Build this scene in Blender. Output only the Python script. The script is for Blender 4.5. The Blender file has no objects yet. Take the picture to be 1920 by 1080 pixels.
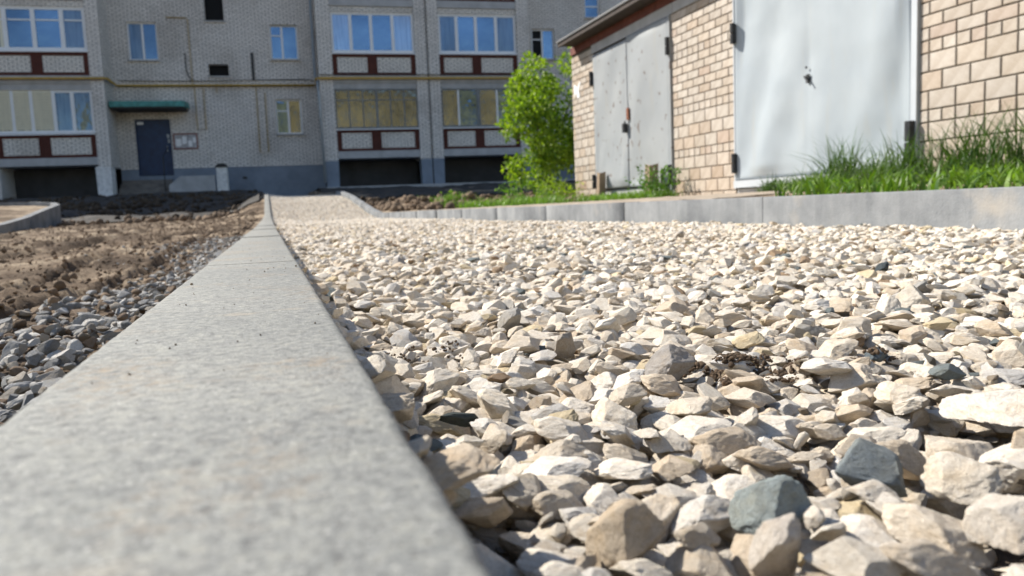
import bpy, math, random
import numpy as np
from mathutils import Matrix, Vector, noise as mnoise

random.seed(7)
rng = np.random.default_rng(11)
S = bpy.context.scene
COL = S.collection

# ---------------------------------------------------------------- camera
# world: X to the right across the path, Y along the kerb, Z up, camera 4 cm above the kerb top
YAW, PITCH, ROLL, FPX = math.radians(17.04), math.radians(5.93), math.radians(-2.37), 1459.0
fw = np.array([math.sin(YAW) * math.cos(PITCH), math.cos(YAW) * math.cos(PITCH), -math.sin(PITCH)])
r0 = np.array([math.cos(YAW), -math.sin(YAW), 0.0])
u0 = np.cross(r0, fw)
rt = math.cos(ROLL) * r0 + math.sin(ROLL) * u0
up = -math.sin(ROLL) * r0 + math.cos(ROLL) * u0
cam = bpy.data.cameras.new('camera')
camo = bpy.data.objects.new('camera', cam)
COL.objects.link(camo)
m = Matrix.Identity(4)
for i in range(3):
    m[i][0], m[i][1], m[i][2] = rt[i], up[i], -fw[i]
camo.matrix_world = m
cam.sensor_width = 36.0
cam.lens = FPX / 1920.0 * 36.0
cam.clip_start = 0.01
cam.clip_end = 2000.0
cam.dof.use_dof = True
cam.dof.focus_distance = 0.43
cam.dof.aperture_fstop = 19.0
S.camera = camo

# ---------------------------------------------------------------- light
SUN_EL, SUN_A = math.radians(41.5), math.radians(44.0)      # azimuth from +Y towards -X
to_sun = Vector((-math.sin(SUN_A) * math.cos(SUN_EL), math.cos(SUN_A) * math.cos(SUN_EL), math.sin(SUN_EL)))
W = bpy.data.worlds.new('World')
S.world = W
W.use_nodes = True
wn = W.node_tree.nodes
sky = wn.new('ShaderNodeTexSky')
sky.sky_type = 'NISHITA'
sky.sun_disc = False
sky.sun_elevation = SUN_EL
sky.sun_rotation = -SUN_A
sky.air_density = 1.0
sky.dust_density = 0.6
wn['Background'].inputs['Strength'].default_value = 0.105
W.node_tree.links.new(sky.outputs[0], wn['Background'].inputs['Color'])
sun = bpy.data.lights.new('sun', 'SUN')
sun.energy = 5.0
sun.angle = math.radians(0.53)
sun.color = (1.0, 0.94, 0.845)
suno = bpy.data.objects.new('sun', sun)
suno.rotation_euler = to_sun.to_track_quat('Z', 'Y').to_euler()
suno.location = (-10, 10, 20)
COL.objects.link(suno)
S.view_settings.view_transform = 'Standard'
S.view_settings.look = 'None'
S.view_settings.exposure = 0.63
S.view_settings.gamma = 1.0
S.view_settings.use_curve_mapping = False
S.cycles.use_denoising = True
S.cycles.denoiser = 'OPENIMAGEDENOISE'
S.cycles.max_bounces = 6
S.cycles.diffuse_bounces = 4
S.cycles.glossy_bounces = 3

# ---------------------------------------------------------------- helpers
def tag(o, label=None, cat=None, group=None, kind=None):
    if label: o['label'] = label
    if cat: o['category'] = cat
    if group: o['group'] = group
    if kind: o['kind'] = kind
    return o

def link(name, me, mat=None, parent=None):
    o = bpy.data.objects.new(name, me)
    COL.objects.link(o)
    if mat is not None and me is not None and not me.materials:
        me.materials.append(mat)
    if parent is not None:
        o.parent = parent
    return o

def empty(name, loc=(0, 0, 0), rz=0.0):
    o = bpy.data.objects.new(name, None)
    COL.objects.link(o)
    o.location = loc
    o.rotation_euler = (0, 0, rz)
    return o

class MB:
    """collects faces, builds one mesh object"""
    def __init__(s): s.v, s.f = [], []
    def box(s, x0, x1, y0, y1, z0, z1):
        b = len(s.v)
        s.v += [(x, y, z) for z in (z0, z1) for y in (y0, y1) for x in (x0, x1)]
        s.f += [tuple(b + i for i in q) for q in ((0, 2, 3, 1), (4, 5, 7, 6), (0, 1, 5, 4), (2, 6, 7, 3), (0, 4, 6, 2), (1, 3, 7, 5))]
        return s
    def quad(s, *p):
        b = len(s.v); s.v += list(p); s.f.append(tuple(range(b, b + len(p)))); return s
    def prism(s, poly, axis, a, c):
        """extrude a polygon (u,v) along axis 0,1,2 from a to c"""
        n = len(poly); b = len(s.v)
        for t in (a, c):
            for (p, q) in poly:
                s.v.append({0: (t, p, q), 1: (p, t, q), 2: (p, q, t)}[axis])
        s.f.append(tuple(range(b + n - 1, b - 1, -1))); s.f.append(tuple(range(b + n, b + 2 * n)))
        for i in range(n):
            j = (i + 1) % n
            s.f.append((b + i, b + j, b + n + j, b + n + i))
        return s
    def tube(s, pts, r, n=8, r2=None):
        pts = [Vector(p) for p in pts]; b = len(s.v); k = len(pts)
        for i, p in enumerate(pts):
            d = (pts[min(i + 1, k - 1)] - pts[max(i - 1, 0)]).normalized()
            a = d.orthogonal().normalized(); c = d.cross(a)
            rr = r if r2 is None else r + (r2 - r) * i / (k - 1)
            for j in range(n):
                t = 2 * math.pi * j / n
                s.v.append(tuple(p + a * (math.cos(t) * rr) + c * (math.sin(t) * rr)))
        for i in range(k - 1):
            for j in range(n):
                j2 = (j + 1) % n
                s.f.append((b + i * n + j, b + i * n + j2, b + (i + 1) * n + j2, b + (i + 1) * n + j))
        s.f.append(tuple(range(b + n - 1, b - 1, -1)))
        s.f.append(tuple(b + (k - 1) * n + j for j in range(n)))
        return s
    def build(s, name, mat, parent=None, off=(0, 0, 0), smooth=False):
        me = bpy.data.meshes.new(name)
        me.from_pydata([(x - off[0], y - off[1], z - off[2]) for x, y, z in s.v], [], s.f)
        me.validate()
        import bmesh
        bm = bmesh.new(); bm.from_mesh(me); bmesh.ops.recalc_face_normals(bm, faces=bm.faces); bm.to_mesh(me); bm.free()
        if smooth:
            me.polygons.foreach_set('use_smooth', [True] * len(me.polygons))
        me.update()
        return link(name, me, mat, parent)

def np_mesh(name, V, F, smooth=False):
    """mesh from numpy verts and equal-sided faces"""
    V = np.asarray(V, dtype=np.float32); F = np.asarray(F, dtype=np.int32)
    me = bpy.data.meshes.new(name)
    me.vertices.add(len(V)); me.vertices.foreach_set('co', V.ravel())
    k = F.shape[1]
    me.loops.add(F.size); me.loops.foreach_set('vertex_index', F.ravel())
    me.polygons.add(len(F)); me.polygons.foreach_set('loop_start', np.arange(0, F.size, k, dtype=np.int32))
    me.polygons.foreach_set('use_smooth', np.full(len(F), smooth))
    me.update(calc_edges=True)
    return me

def _hash(ix, iy, sd):
    h = (ix.astype(np.int64) * 374761393 + iy.astype(np.int64) * 668265263 + sd * 974711) & 0x7fffffff
    h = ((h ^ (h >> 13)) * 1274126177) & 0x7fffffff
    return ((h ^ (h >> 16)) & 0xffff) / 65535.0

def vnoise(x, y, sd=0):
    ix, iy = np.floor(x).astype(np.int64), np.floor(y).astype(np.int64)
    fx, fy = x - ix, y - iy
    fx = fx * fx * (3 - 2 * fx); fy = fy * fy * (3 - 2 * fy)
    a, b = _hash(ix, iy, sd), _hash(ix + 1, iy, sd)
    c, d = _hash(ix, iy + 1, sd), _hash(ix + 1, iy + 1, sd)
    return (a + (b - a) * fx + (c - a) * fy + (a - b - c + d) * fx * fy) * 2 - 1

def fbm(x, y, sd=0, o=4):
    t, a = 0, 1.0
    for i in range(o):
        t = t + a * vnoise(x * 2 ** i, y * 2 ** i, sd + i * 17); a *= 0.5
    return t

# ---------------------------------------------------------------- materials
class NT:
    def __init__(s, name):
        s.m = bpy.data.materials.new(name); s.m.use_nodes = True
        s.t = s.m.node_tree; s.n = s.t.nodes; s.b = s.n['Principled BSDF']
    def add(s, typ, **kw):
        n = s.n.new(typ)
        for k, v in kw.items(): setattr(n, k, v)
        return n
    def lk(s, a, b): s.t.links.new(a, b)
    def coord(s, kind='Object'): return s.add('ShaderNodeTexCoord').outputs[kind]
    def noise(s, vec, scale, detail=4.0, rough=0.55, dist=0.0):
        n = s.add('ShaderNodeTexNoise'); n.inputs['Scale'].default_value = scale; n.inputs['Detail'].default_value = detail
        n.inputs['Roughness'].default_value = rough; n.inputs['Distortion'].default_value = dist
        s.lk(vec, n.inputs['Vector']); return n.outputs['Fac']
    def ramp(s, fac, stops):
        r = s.add('ShaderNodeValToRGB'); e = r.color_ramp.elements
        while len(e) < len(stops): e.new(0.5)
        for x, (p, c) in zip(e, stops):
            x.position = p; x.color = (*c, 1) if len(c) == 3 else c
        s.lk(fac, r.inputs['Fac']); return r.outputs['Color']
    def mix(s, fac, a, b, mode='MIX'):
        n = s.add('ShaderNodeMix', data_type='RGBA', blend_type=mode)
        for sock, v in ((n.inputs[0], fac), (n.inputs[6], a), (n.inputs[7], b)):
            if isinstance(v, (int, float)): sock.default_value = v
            elif isinstance(v, tuple): sock.default_value = (*v, 1)
            else: s.lk(v, sock)
        return n.outputs[2]
    def math(s, op, a, b=None):
        n = s.add('ShaderNodeMath', operation=op)
        for sock, v in zip(n.inputs, (a, b)):
            if v is None: continue
            if isinstance(v, (int, float)): sock.default_value = v
            else: s.lk(v, sock)
        return n.outputs[0]
    def bump(s, h, strength=0.5, dist=0.01, prev=None):
        n = s.add('ShaderNodeBump'); n.inputs['Strength'].default_value = strength; n.inputs['Distance'].default_value = dist
        s.lk(h, n.inputs['Height'])
        if prev is not None: s.lk(prev, n.inputs['Normal'])
        return n.outputs['Normal']
    def out(s, col=None, rough=0.8, normal=None, metal=0.0, spec=None):
        if col is not None:
            if isinstance(col, tuple): s.b.inputs['Base Color'].default_value = (*col, 1)
            else: s.lk(col, s.b.inputs['Base Color'])
        if isinstance(rough, (int, float)): s.b.inputs['Roughness'].default_value = rough
        else: s.lk(rough, s.b.inputs['Roughness'])
        if normal is not None: s.lk(normal, s.b.inputs['Normal'])
        s.b.inputs['Metallic'].default_value = metal
        if spec is not None: s.b.inputs['Specular IOR Level'].default_value = spec
        return s.m

def simple(name, col, rough=0.7, var=0.12, scale=6.0, bump=0.0, bdist=0.004, bscale=40.0, metal=0.0, spec=None):
    t = NT(name); c = t.coord()
    n = t.noise(c, scale, 5)
    lo = tuple(max(0, x * (1 - var)) for x in col); hi = tuple(min(1, x * (1 + var)) for x in col)
    cc = t.ramp(n, [(0.3, lo), (0.7, hi)])
    nm = t.bump(t.noise(c, bscale, 4), bump, bdist) if bump else None
    return t.out(cc, rough, nm, metal, spec)

def mat_stone(name):
    t = NT(name); c = t.coord()
    at = t.add('ShaderNodeAttribute', attribute_type='INSTANCER', attribute_name='tint')
    oi = t.add('ShaderNodeObjectInfo')
    off = t.add('ShaderNodeVectorMath', operation='ADD')
    sc = t.add('ShaderNodeVectorMath', operation='SCALE'); cx = t.add('ShaderNodeCombineXYZ')
    t.lk(oi.outputs['Random'], cx.inputs[0]); t.lk(oi.outputs['Random'], cx.inputs[2])
    t.lk(cx.outputs[0], sc.inputs[0]); sc.inputs['Scale'].default_value = 37.0
    t.lk(c, off.inputs[0]); t.lk(sc.outputs[0], off.inputs[1])
    v = off.outputs[0]
    big = t.noise(v, 1.1, 4, 0.6)
    mid = t.noise(v, 3.2, 5, 0.65, 0.4)
    fine = t.noise(v, 10.0, 6, 0.7)
    pits = t.noise(v, 26.0, 3, 0.7)
    col = t.mix(t.ramp(big, [(0.48, (0, 0, 0)), (0.74, (0.75, 0.75, 0.75))]), at.outputs['Color'], (1.02, 0.925, 0.79), 'MULTIPLY')
    col = t.mix(1.0, col, t.ramp(mid, [(0.30, (0.86, 0.83, 0.79)), (0.58, (1.05, 1.05, 1.05))]), 'MULTIPLY')
    col = t.mix(1.0, col, t.ramp(fine, [(0.30, (0.85, 0.83, 0.80)), (0.58, (1.05, 1.05, 1.05))]), 'MULTIPLY')
    col = t.mix(1.0, col, t.ramp(pits, [(0.30, (0.74, 0.70, 0.64)), (0.42, (1, 1, 1))]), 'MULTIPLY')
    nb = t.bump(mid, 0.6, 0.0012)
    nb = t.bump(fine, 0.8, 0.0008, nb)
    nb = t.bump(pits, 0.8, 0.0005, nb)
    return t.out(col, 0.93, nb, spec=0.2)

def mat_kerb():
    t = NT('kerb_concrete'); c = t.coord()
    a = t.noise(c, 9.0, 6, 0.6); b = t.noise(c, 290.0, 5, 0.7); d = t.noise(c, 900.0, 3, 0.6); e = t.noise(c, 38.0, 5, 0.6)
    col = t.ramp(a, [(0.30, (0.230, 0.236, 0.225)), (0.70, (0.292, 0.293, 0.273))])
    bl = t.noise(c, 95.0, 5, 0.65)
    col = t.mix(1.0, col, t.ramp(bl, [(0.32, (0.84, 0.84, 0.85)), (0.50, (1, 1, 1)), (0.66, (1.09, 1.08, 1.05))]), 'MULTIPLY')
    col = t.mix(1.0, col, t.ramp(b, [(0.32, (0.55, 0.55, 0.56)), (0.5, (1, 1, 1)), (0.68, (1.28, 1.25, 1.18))]), 'MULTIPLY')
    col = t.mix(t.ramp(e, [(0.60, (0, 0, 0)), (0.74, (0.45, 0.45, 0.45))]), col, (0.40, 0.34, 0.255))
    col = t.mix(t.ramp(d, [(0.34, (0.9, 0.9, 0.9)), (0.42, (0, 0, 0))]), col, (0.13, 0.125, 0.115))
    col = t.mix(t.ramp(t.noise(c, 1300.0, 2, 0.5), [(0.62, (0, 0, 0)), (0.70, (0.6, 0.6, 0.6))]), col, (0.58, 0.57, 0.53))
    dm = t.math('MULTIPLY', t.ramp(t.noise(c, 16.0, 4, 0.6), [(0.52, (0, 0, 0)), (0.66, (1, 1, 1))]), t.ramp(t.noise(c, 240.0, 5, 0.75), [(0.46, (0, 0, 0)), (0.60, (0.75, 0.75, 0.75))]))
    col = t.mix(dm, col, (0.30, 0.235, 0.165))
    nb = t.bump(b, 0.30, 0.0003); nb = t.bump(d, 0.8, 0.0004, nb)
    return t.out(col, 0.9, nb, spec=0.3)

def mat_kerb_far():
    t = NT('kerb_concrete_weathered'); c = t.coord()
    mp = t.add('ShaderNodeMapping'); mp.inputs['Scale'].default_value = (9, 9, 0.9); t.lk(c, mp.inputs['Vector'])
    a = t.noise(c, 2.6, 6, 0.7); st = t.noise(mp.outputs[0], 3.0, 5, 0.6); d = t.noise(c, 160.0, 4, 0.6)
    col = t.ramp(a, [(0.32, (0.125, 0.132, 0.14)), (0.68, (0.31, 0.318, 0.322))])
    col = t.mix(1.0, col, t.ramp(st, [(0.32, (0.88, 0.89, 0.90)), (0.55, (1, 1, 1)), (0.74, (1.12, 1.11, 1.09))]), 'MULTIPLY')
    col = t.mix(t.ramp(t.noise(c, 5.0, 4), [(0.62, (0, 0, 0)), (0.75, (0.5, 0.5, 0.5))]), col, (0.46, 0.40, 0.32))
    return t.out(col, 0.9, t.bump(d, 0.5, 0.003), spec=0.3)

def mat_soil():
    t = NT('soil'); c = t.coord()
    a = t.noise(c, 1.3, 5, 0.62); b = t.noise(c, 9.0, 6, 0.7); d = t.noise(c, 70.0, 6, 0.7)
    col = t.ramp(a, [(0.36, (0.09, 0.064, 0.044)), (0.48, (0.19, 0.14, 0.096)), (0.58, (0.42, 0.335, 0.24))])
    col = t.mix(1.0, col, t.ramp(b, [(0.30, (0.55, 0.52, 0.50)), (0.6, (1.1, 1.1, 1.1))]), 'MULTIPLY')
    col = t.mix(1.0, col, t.ramp(d, [(0.30, (0.6, 0.58, 0.56)), (0.6, (1.1, 1.1, 1.1))]), 'MULTIPLY')
    nb = t.bump(b, 0.6, 0.05); nb = t.bump(d, 0.8, 0.012, nb)
    return t.out(col, 0.95, nb, spec=0.15)

def mat_blockbrick():
    t = NT('silicate_brick'); c = t.coord('Object')
    oi = t.add('ShaderNodeObjectInfo')
    at = t.add('ShaderNodeAttribute', attribute_type='OBJECT', attribute_name='tint')
    a = t.noise(c, 9.0, 4, 0.6); d = t.noise(c, 120.0, 5, 0.65)
    col = t.mix(1.0, at.outputs['Color'], t.ramp(a, [(0.30, (0.84, 0.80, 0.76)), (0.65, (1.06, 1.06, 1.06))]), 'MULTIPLY')
    col = t.mix(1.0, col, t.ramp(d, [(0.25, (0.8, 0.78, 0.75)), (0.5, (1, 1, 1))]), 'MULTIPLY')
    return t.out(col, 0.92, t.bump(d, 0.5, 0.004), spec=0.2)

def mat_wallbrick(name, c1, c2, mortar, bw=0.26, bh=0.077):
    t = NT(name); c = t.coord()
    sp = t.add('ShaderNodeSeparateXYZ'); t.lk(c, sp.inputs[0])
    cb = t.add('ShaderNodeCombineXYZ'); t.lk(t.math('ADD', sp.outputs[0], sp.outputs[1]), cb.inputs[0]); t.lk(sp.outputs[2], cb.inputs[1])
    br = t.add('ShaderNodeTexBrick')
    br.inputs['Scale'].default_value = 1.0; br.inputs['Brick Width'].default_value = bw; br.inputs['Row Height'].default_value = bh
    br.inputs['Mortar Size'].default_value = 0.0105; br.inputs['Mortar Smooth'].default_value = 0.15; br.inputs['Bias'].default_value = 0.0
    br.inputs['Color1'].default_value = (*c1, 1); br.inputs['Color2'].default_value = (*c2, 1); br.inputs['Mortar'].default_value = (*mortar, 1)
    t.lk(cb.outputs[0], br.inputs['Vector'])
    st = t.noise(c, 0.5, 5, 0.6); d = t.noise(c, 22.0, 5, 0.6)
    col = t.mix(1.0, br.outputs['Color'], t.ramp(st, [(0.28, (0.74, 0.73, 0.72)), (0.5, (1.0, 1.0, 1.0))]), 'MULTIPLY')
    col = t.mix(1.0, col, t.ramp(d, [(0.3, (0.86, 0.86, 0.86)), (0.55, (1.02, 1.02, 1.02))]), 'MULTIPLY')
    inv = t.math('SUBTRACT', 1.0, br.outputs['Fac'])
    nb = t.bump(inv, 0.9, 0.012); nb = t.bump(d, 0.3, 0.004, nb)
    return t.out(col, 0.9, nb, spec=0.2)

def mat_sheet(name, col, stain, rust=True):
    t = NT(name); c = t.coord()
    a = t.noise(c, 1.1, 4, 0.6); b = t.noise(c, 14.0, 6, 0.7); sp = t.noise(c, 8.5, 2, 0.4)
    mp = t.add('ShaderNodeMapping'); mp.inputs['Scale'].default_value = (6, 6, 0.6); t.lk(c, mp.inputs['Vector'])
    st = t.noise(mp.outputs[0], 1.6, 5, 0.6)
    cc = t.mix(1.0, col, t.ramp(a, [(0.3, (0.88, 0.90, 0.92)), (0.7, (1.05, 1.05, 1.04))]), 'MULTIPLY')
    cc = t.mix(t.ramp(st, [(0.58, (0, 0, 0)), (0.80, (stain, stain, stain))]), cc, (0.42, 0.38, 0.30))
    if rust:
        cc = t.mix(t.ramp(sp, [(0.655, (0, 0, 0)), (0.685, (0.7, 0.7, 0.7))]), cc, (0.16, 0.12, 0.10))
    return t.out(cc, 0.42, t.bump(b, 0.12, 0.003), spec=0.4)

def mat_glass(name, base, gloss=0.45, rough=0.03, tone=(0.34, 0.52, 0.78)):  # tone puts the blue of the reflected sky into the gloss colour
    t = NT(name)
    d = t.add('ShaderNodeBsdfDiffuse'); d.inputs['Color'].default_value = (*base, 1)
    g = t.add('ShaderNodeBsdfGlossy'); g.inputs['Roughness'].default_value = rough; g.inputs['Color'].default_value = (*tone, 1)
    c = t.coord(); n = t.noise(c, 1.4, 3)
    t.lk(t.bump(n, 0.25, 0.05), g.inputs['Normal'])
    mp = t.add('ShaderNodeMapping'); mp.inputs['Scale'].default_value = (9, 9, 0.5); t.lk(c, mp.inputs['Vector'])
    fold = t.noise(mp.outputs[0], 1.5, 3, 0.6)
    t.lk(t.mix(1.0, base, t.ramp(fold, [(0.30, (0.45, 0.45, 0.45)), (0.65, (1.25, 1.25, 1.25))]), 'MULTIPLY'), d.inputs['Color'])
    mx = t.add('ShaderNodeMixShader'); t.lk(t.math('MULTIPLY', t.ramp(t.noise(c, 0.45, 1), [(0.35, (0.6, 0.6, 0.6)), (0.65, (1, 1, 1))]), gloss * 1.15), mx.inputs[0])  # gloss varied in patches, standing in for varied reflections
    t.lk(d.outputs[0], mx.inputs[1]); t.lk(g.outputs[0], mx.inputs[2])
    t.lk(mx.outputs[0], t.n['Material Output'].inputs['Surface'])
    return t.m

def mat_leaf(name, rough=0.5, trans=0.35):
    t = NT(name)
    at = t.add('ShaderNodeAttribute', attribute_type='GEOMETRY', attribute_name='tint')
    t.out(at.outputs['Color'], rough, spec=0.35)
    tr = t.add('ShaderNodeBsdfTranslucent')
    t.lk(t.mix(1.0, at.outputs['Color'], (1.5, 1.7, 0.5), 'MULTIPLY'), tr.inputs['Color'])
    mx = t.add('ShaderNodeMixShader'); mx.inputs[0].default_value = trans
    t.lk(t.b.outputs[0], mx.inputs[1]); t.lk(tr.outputs[0], mx.inputs[2])
    t.lk(mx.outputs[0], t.n['Material Output'].inputs['Surface'])
    return t.m

M = dict(
    stone=mat_stone('crushed_limestone'), kerb=mat_kerb(), kerb2=mat_kerb_far(), soil=mat_soil(), bbrick=mat_blockbrick(),
    mortar=simple('mortar', (0.115, 0.098, 0.078), 0.95, 0.2, 20, 0.6, 0.004, 80),
    wall=mat_wallbrick('grey_white_brick', (0.92, 0.87, 0.81), (0.80, 0.755, 0.70), (0.17, 0.16, 0.15)),
    panel=mat_wallbrick('pale_brick', (0.93, 0.88, 0.80), (0.85, 0.80, 0.73), (0.16, 0.15, 0.14)),
    red=mat_wallbrick('red_painted_brick', (0.125, 0.045, 0.034), (0.105, 0.039, 0.03), (0.075, 0.03, 0.024)),
    redboard=simple('red_brown_board', (0.15, 0.048, 0.034), 0.75, 0.3, 9, 0.3),
    plaster=simple('blue_grey_plaster', (0.20, 0.235, 0.285), 0.85, 0.14, 2.5, 0.3, 0.01, 15),
    slab=simple('grey_concrete', (0.42, 0.42, 0.42), 0.88, 0.15, 3, 0.35, 0.006, 30),
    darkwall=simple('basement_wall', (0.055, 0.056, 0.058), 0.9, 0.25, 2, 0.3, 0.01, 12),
    dirty=simple('dirty_concrete', (0.17, 0.155, 0.14), 0.92, 0.35, 3, 0.5, 0.01, 18),
    white=simple('white_plastic', (0.78, 0.79, 0.80), 0.35, 0.03, 3),
    whitewash=simple('peeling_whitewash', (0.70, 0.69, 0.67), 0.9, 0.22, 9, 0.5, 0.01, 25),
    oldframe=simple('weathered_frame', (0.20, 0.21, 0.21), 0.7, 0.25, 8),
    pipe=simple('yellow_gas_paint', (0.50, 0.32, 0.075), 0.55, 0.15, 5),
    thinpipe=simple('faded_yellow_paint', (0.44, 0.33, 0.17), 0.6, 0.15, 5),
    metalgrey=simple('galvanised_metal', (0.36, 0.39, 0.41), 0.5, 0.15, 6, metal=0.3),
    teal=simple('teal_painted_metal', (0.055, 0.24, 0.22), 0.5, 0.3, 7),
    bluedoor=simple('dark_blue_paint', (0.008, 0.030, 0.085), 0.5, 0.25, 5, 0.1),
    black=simple('black_rubber', (0.02, 0.02, 0.02), 0.6, 0.2),
    iron=simple('dark_iron', (0.035, 0.037, 0.04), 0.6, 0.4, 30, 0.3, metal=0.3),
    rust=simple('rust', (0.20, 0.075, 0.04), 0.9, 0.35, 25, 0.4),
    roof=simple('roofing_felt', (0.20, 0.195, 0.19), 0.9, 0.25, 4, 0.4, 0.006, 50),
    fascia=simple('grey_fascia_metal', (0.22, 0.225, 0.23), 0.5, 0.15, 4),
    soffit=simple('dark_soffit_board', (0.055, 0.042, 0.036), 0.85, 0.3, 9),
    doorgrey=mat_sheet('dented_grey_sheet', (0.36, 0.375, 0.385), 0.7),
    doorwhite=mat_sheet('dented_white_sheet', (0.385, 0.425, 0.455), 0.30, False),
    whitemetal=simple('white_painted_steel', (0.50, 0.53, 0.56), 0.45, 0.05, 5),
    paint=simple('white_paint', (0.82, 0.82, 0.82), 0.8, 0.05),
    notice=simple('notice_board_paper', (0.42, 0.41, 0.42), 0.8, 0.35, 9),
    noticeframe=simple('faded_red_frame', (0.27, 0.13, 0.11), 0.75, 0.2, 9),
    glass=mat_glass('window_glass', (0.012, 0.014, 0.018), 0.42),
    glass_grey=mat_glass('glass_over_grey_curtain', (0.14, 0.155, 0.155), 0.22),
    glass_lace=mat_glass('glass_over_lace', (0.42, 0.46, 0.52), 0.40),
    glass_blind=mat_glass('glass_over_blind', (0.72, 0.66, 0.46), 0.10),
    glass_old=mat_glass('old_glass', (0.07, 0.07, 0.06), 0.24, 0.06, (.8, .85, .8)),
    void=simple('unlit_interior', (0.006, 0.006, 0.007), 0.9),
    yellowwall=simple('yellow_plaster', (0.36, 0.30, 0.15), 0.9, 0.5, 0.35, 0.2),
    wood=simple('weathered_wood', (0.30, 0.22, 0.15), 0.85, 0.25, 14, 0.4, 0.004, 60),
    leaf=mat_leaf('leaf'), blade=mat_leaf('grass_blade', 0.45, 0.3),
    bark=simple('bark', (0.12, 0.095, 0.07), 0.9, 0.3, 20, 0.7, 0.01, 40),
)

# ---------------------------------------------------------------- levels of the ground
KLY = np.array([-30, 3.75, 8, 11, 13, 16, 18, 21, 40.]);  KLZ = np.array([-.041, -.041, -.012, .03, .15, .40, .53, .60, .80])
KRY = np.array([-30, 11.2, 12.0, 15.2, 17.3, 21, 40.]);   KRZ = np.array([-.001, .0, .055, .36, .50, .60, .80])
kl = lambda y: np.interp(y, KLY, KLZ)
kr = lambda y: np.interp(y, KRY, KRZ)
XL0, XL1 = -.0592, .0228          # kerb beside the camera
XR0, XR1 = 1.48, 1.56             # kerb across the path
def gravel_z(x, y):
    a = kl(y) - .040; b = kr(y) - .085
    t = np.clip((x - XL1) / (XR0 - XL1), 0, 1)
    t2 = np.clip(t * 3.5, 0, 1)
    return a + (b - a) * t2
def ground_z(x, y):
    x = np.asarray(x, float); y = np.asarray(y, float)
    left = np.interp(y, [-40, 3, 8, 12, 16, 20, 27, 30, 60], [-.125, -.125, -.085, -.04, .0, .30, .80, .86, .9])
    d = np.clip(XL0 - x, 0, None)
    bank = np.exp(-(d / .55) ** 2)
    left = left + (np.maximum(kl(y) - .07, left) - left) * bank
    near = np.clip(1 - y / 30, 0, 1)
    lump = .014 * fbm(x * 2.2, y * .9, 3) + .007 * fbm(x * 9, y * 5, 5) + .006 * fbm(x * 34, y * 30, 9, 4)
    lump = lump * np.clip(d / .12, .25, 1) + .028 * fbm(x * .5, y * .45, 21, 3) * np.clip((d - .8) / 1.5, 0, 1) * np.clip((14 - y) / 6, .3, 1)
    rut = 0
    for k, (xr, w, dep) in enumerate(((-.34, .03, .022), (-.50, .04, .028), (-.86, .07, .034), (-1.30, .09, .036), (-2.0, .12, .045), (-2.8, .12, .045))):
        cx = xr + .05 * np.sin(y * .9 + k) - .035 * (y - 1) * (k % 3) * .5
        q = (x - cx) / w
        rut = rut - dep * np.exp(-q ** 6) + .35 * dep * np.exp(-((np.abs(q) - 1.35) / .45) ** 2)
        rut = rut + .010 * np.exp(-q ** 4) * np.sign(np.sin(y * 46 + q * 2.0)) * .6
    left = left + lump + rut * np.clip((14 - y) / 3, 0, 1) * np.clip((y + .5) / 1, 0, 1)
    right = np.interp(y, [-40, 11, 13.5, 17, 21, 27, 30, 60], [0, 0, .10, .22, .45, .82, .87, .9]) - .012
    right = right + np.clip((x - XR1) / 3.4, 0, 1) * .055 * np.clip((14 - y) / 3, 0, 1)
    md = np.clip((y - 11.2) / 1.5, 0, 1) * np.clip((18.5 - y) / 1.5, 0, 1)
    right = right + md * (.10 * np.clip(fbm(x * 1.3, y * 1.1, 31), -.4, 1) + .05 * fbm(x * 5, y * 4, 33, 3)) * np.clip((x - XR1) / .25, 0, 1)
    right = right + .008 * fbm(x * 6, y * 6, 41, 4) * np.clip((x - XR1) / .1, 0, 1)
    path = gravel_z(x, y) - .065
    z = np.where(x < XL0 + .03, left, np.where(x < XR0 + .03, path, right))
    # far away: gentle level
    return z

def axis_lines(segs):
    out = []
    for a, b, s0, s1 in segs:
        n = max(2, int(2 * abs(b - a) / (s0 + s1)))
        t = np.linspace(0, 1, n, endpoint=False)
        # step grows from s0 to s1
        w = s0 * t + .5 * (s1 - s0) * t * t
        out.append(a + (b - a) * w / (s0 + .5 * (s1 - s0)))
    return np.concatenate(out + [np.array([segs[-1][1]])])

gx = axis_lines([(-400, -60, 60, 40), (-60, -12, 8, 1.2), (-12, -3, .6, .08), (-3, -.6, .05, .016), (-.6, -.06, .012, .009), (-.06, -.0300, .02, .01), (-.0292, -.0284, .0004, .0004), (-.0280, 1.5080, .12, .12), (1.5080, 1.5099, .0015, .0015), (1.5105, 4, .03, .07), (4, 12, .1, .6), (12, 60, 1.2, 8), (60, 400, 40, 60)])
gy = axis_lines([(-400, -40, 60, 30), (-40, -2, 5, .3), (-2, .2, .15, .03), (.2, 1.6, .010, .014), (1.6, 5, .016, .04), (5, 13, .045, .09), (13, 30, .1, .4), (30, 80, 1.5, 8), (80, 400, 30, 60)])
GX, GY = np.meshgrid(gx, gy)
GZ = ground_z(GX, GY)
nx, ny = len(gx), len(gy)
ii = (np.arange(ny - 1)[:, None] * nx + np.arange(nx - 1)[None, :]).ravel()
ground = link('ground', np_mesh('ground', np.c_[GX.ravel(), GY.ravel(), GZ.ravel()], np.c_[ii, ii + 1, ii + nx + 1, ii + nx], True), M['soil'])
tag(ground, kind='structure', label='bare brown soil with tyre ruts around the path')

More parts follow.
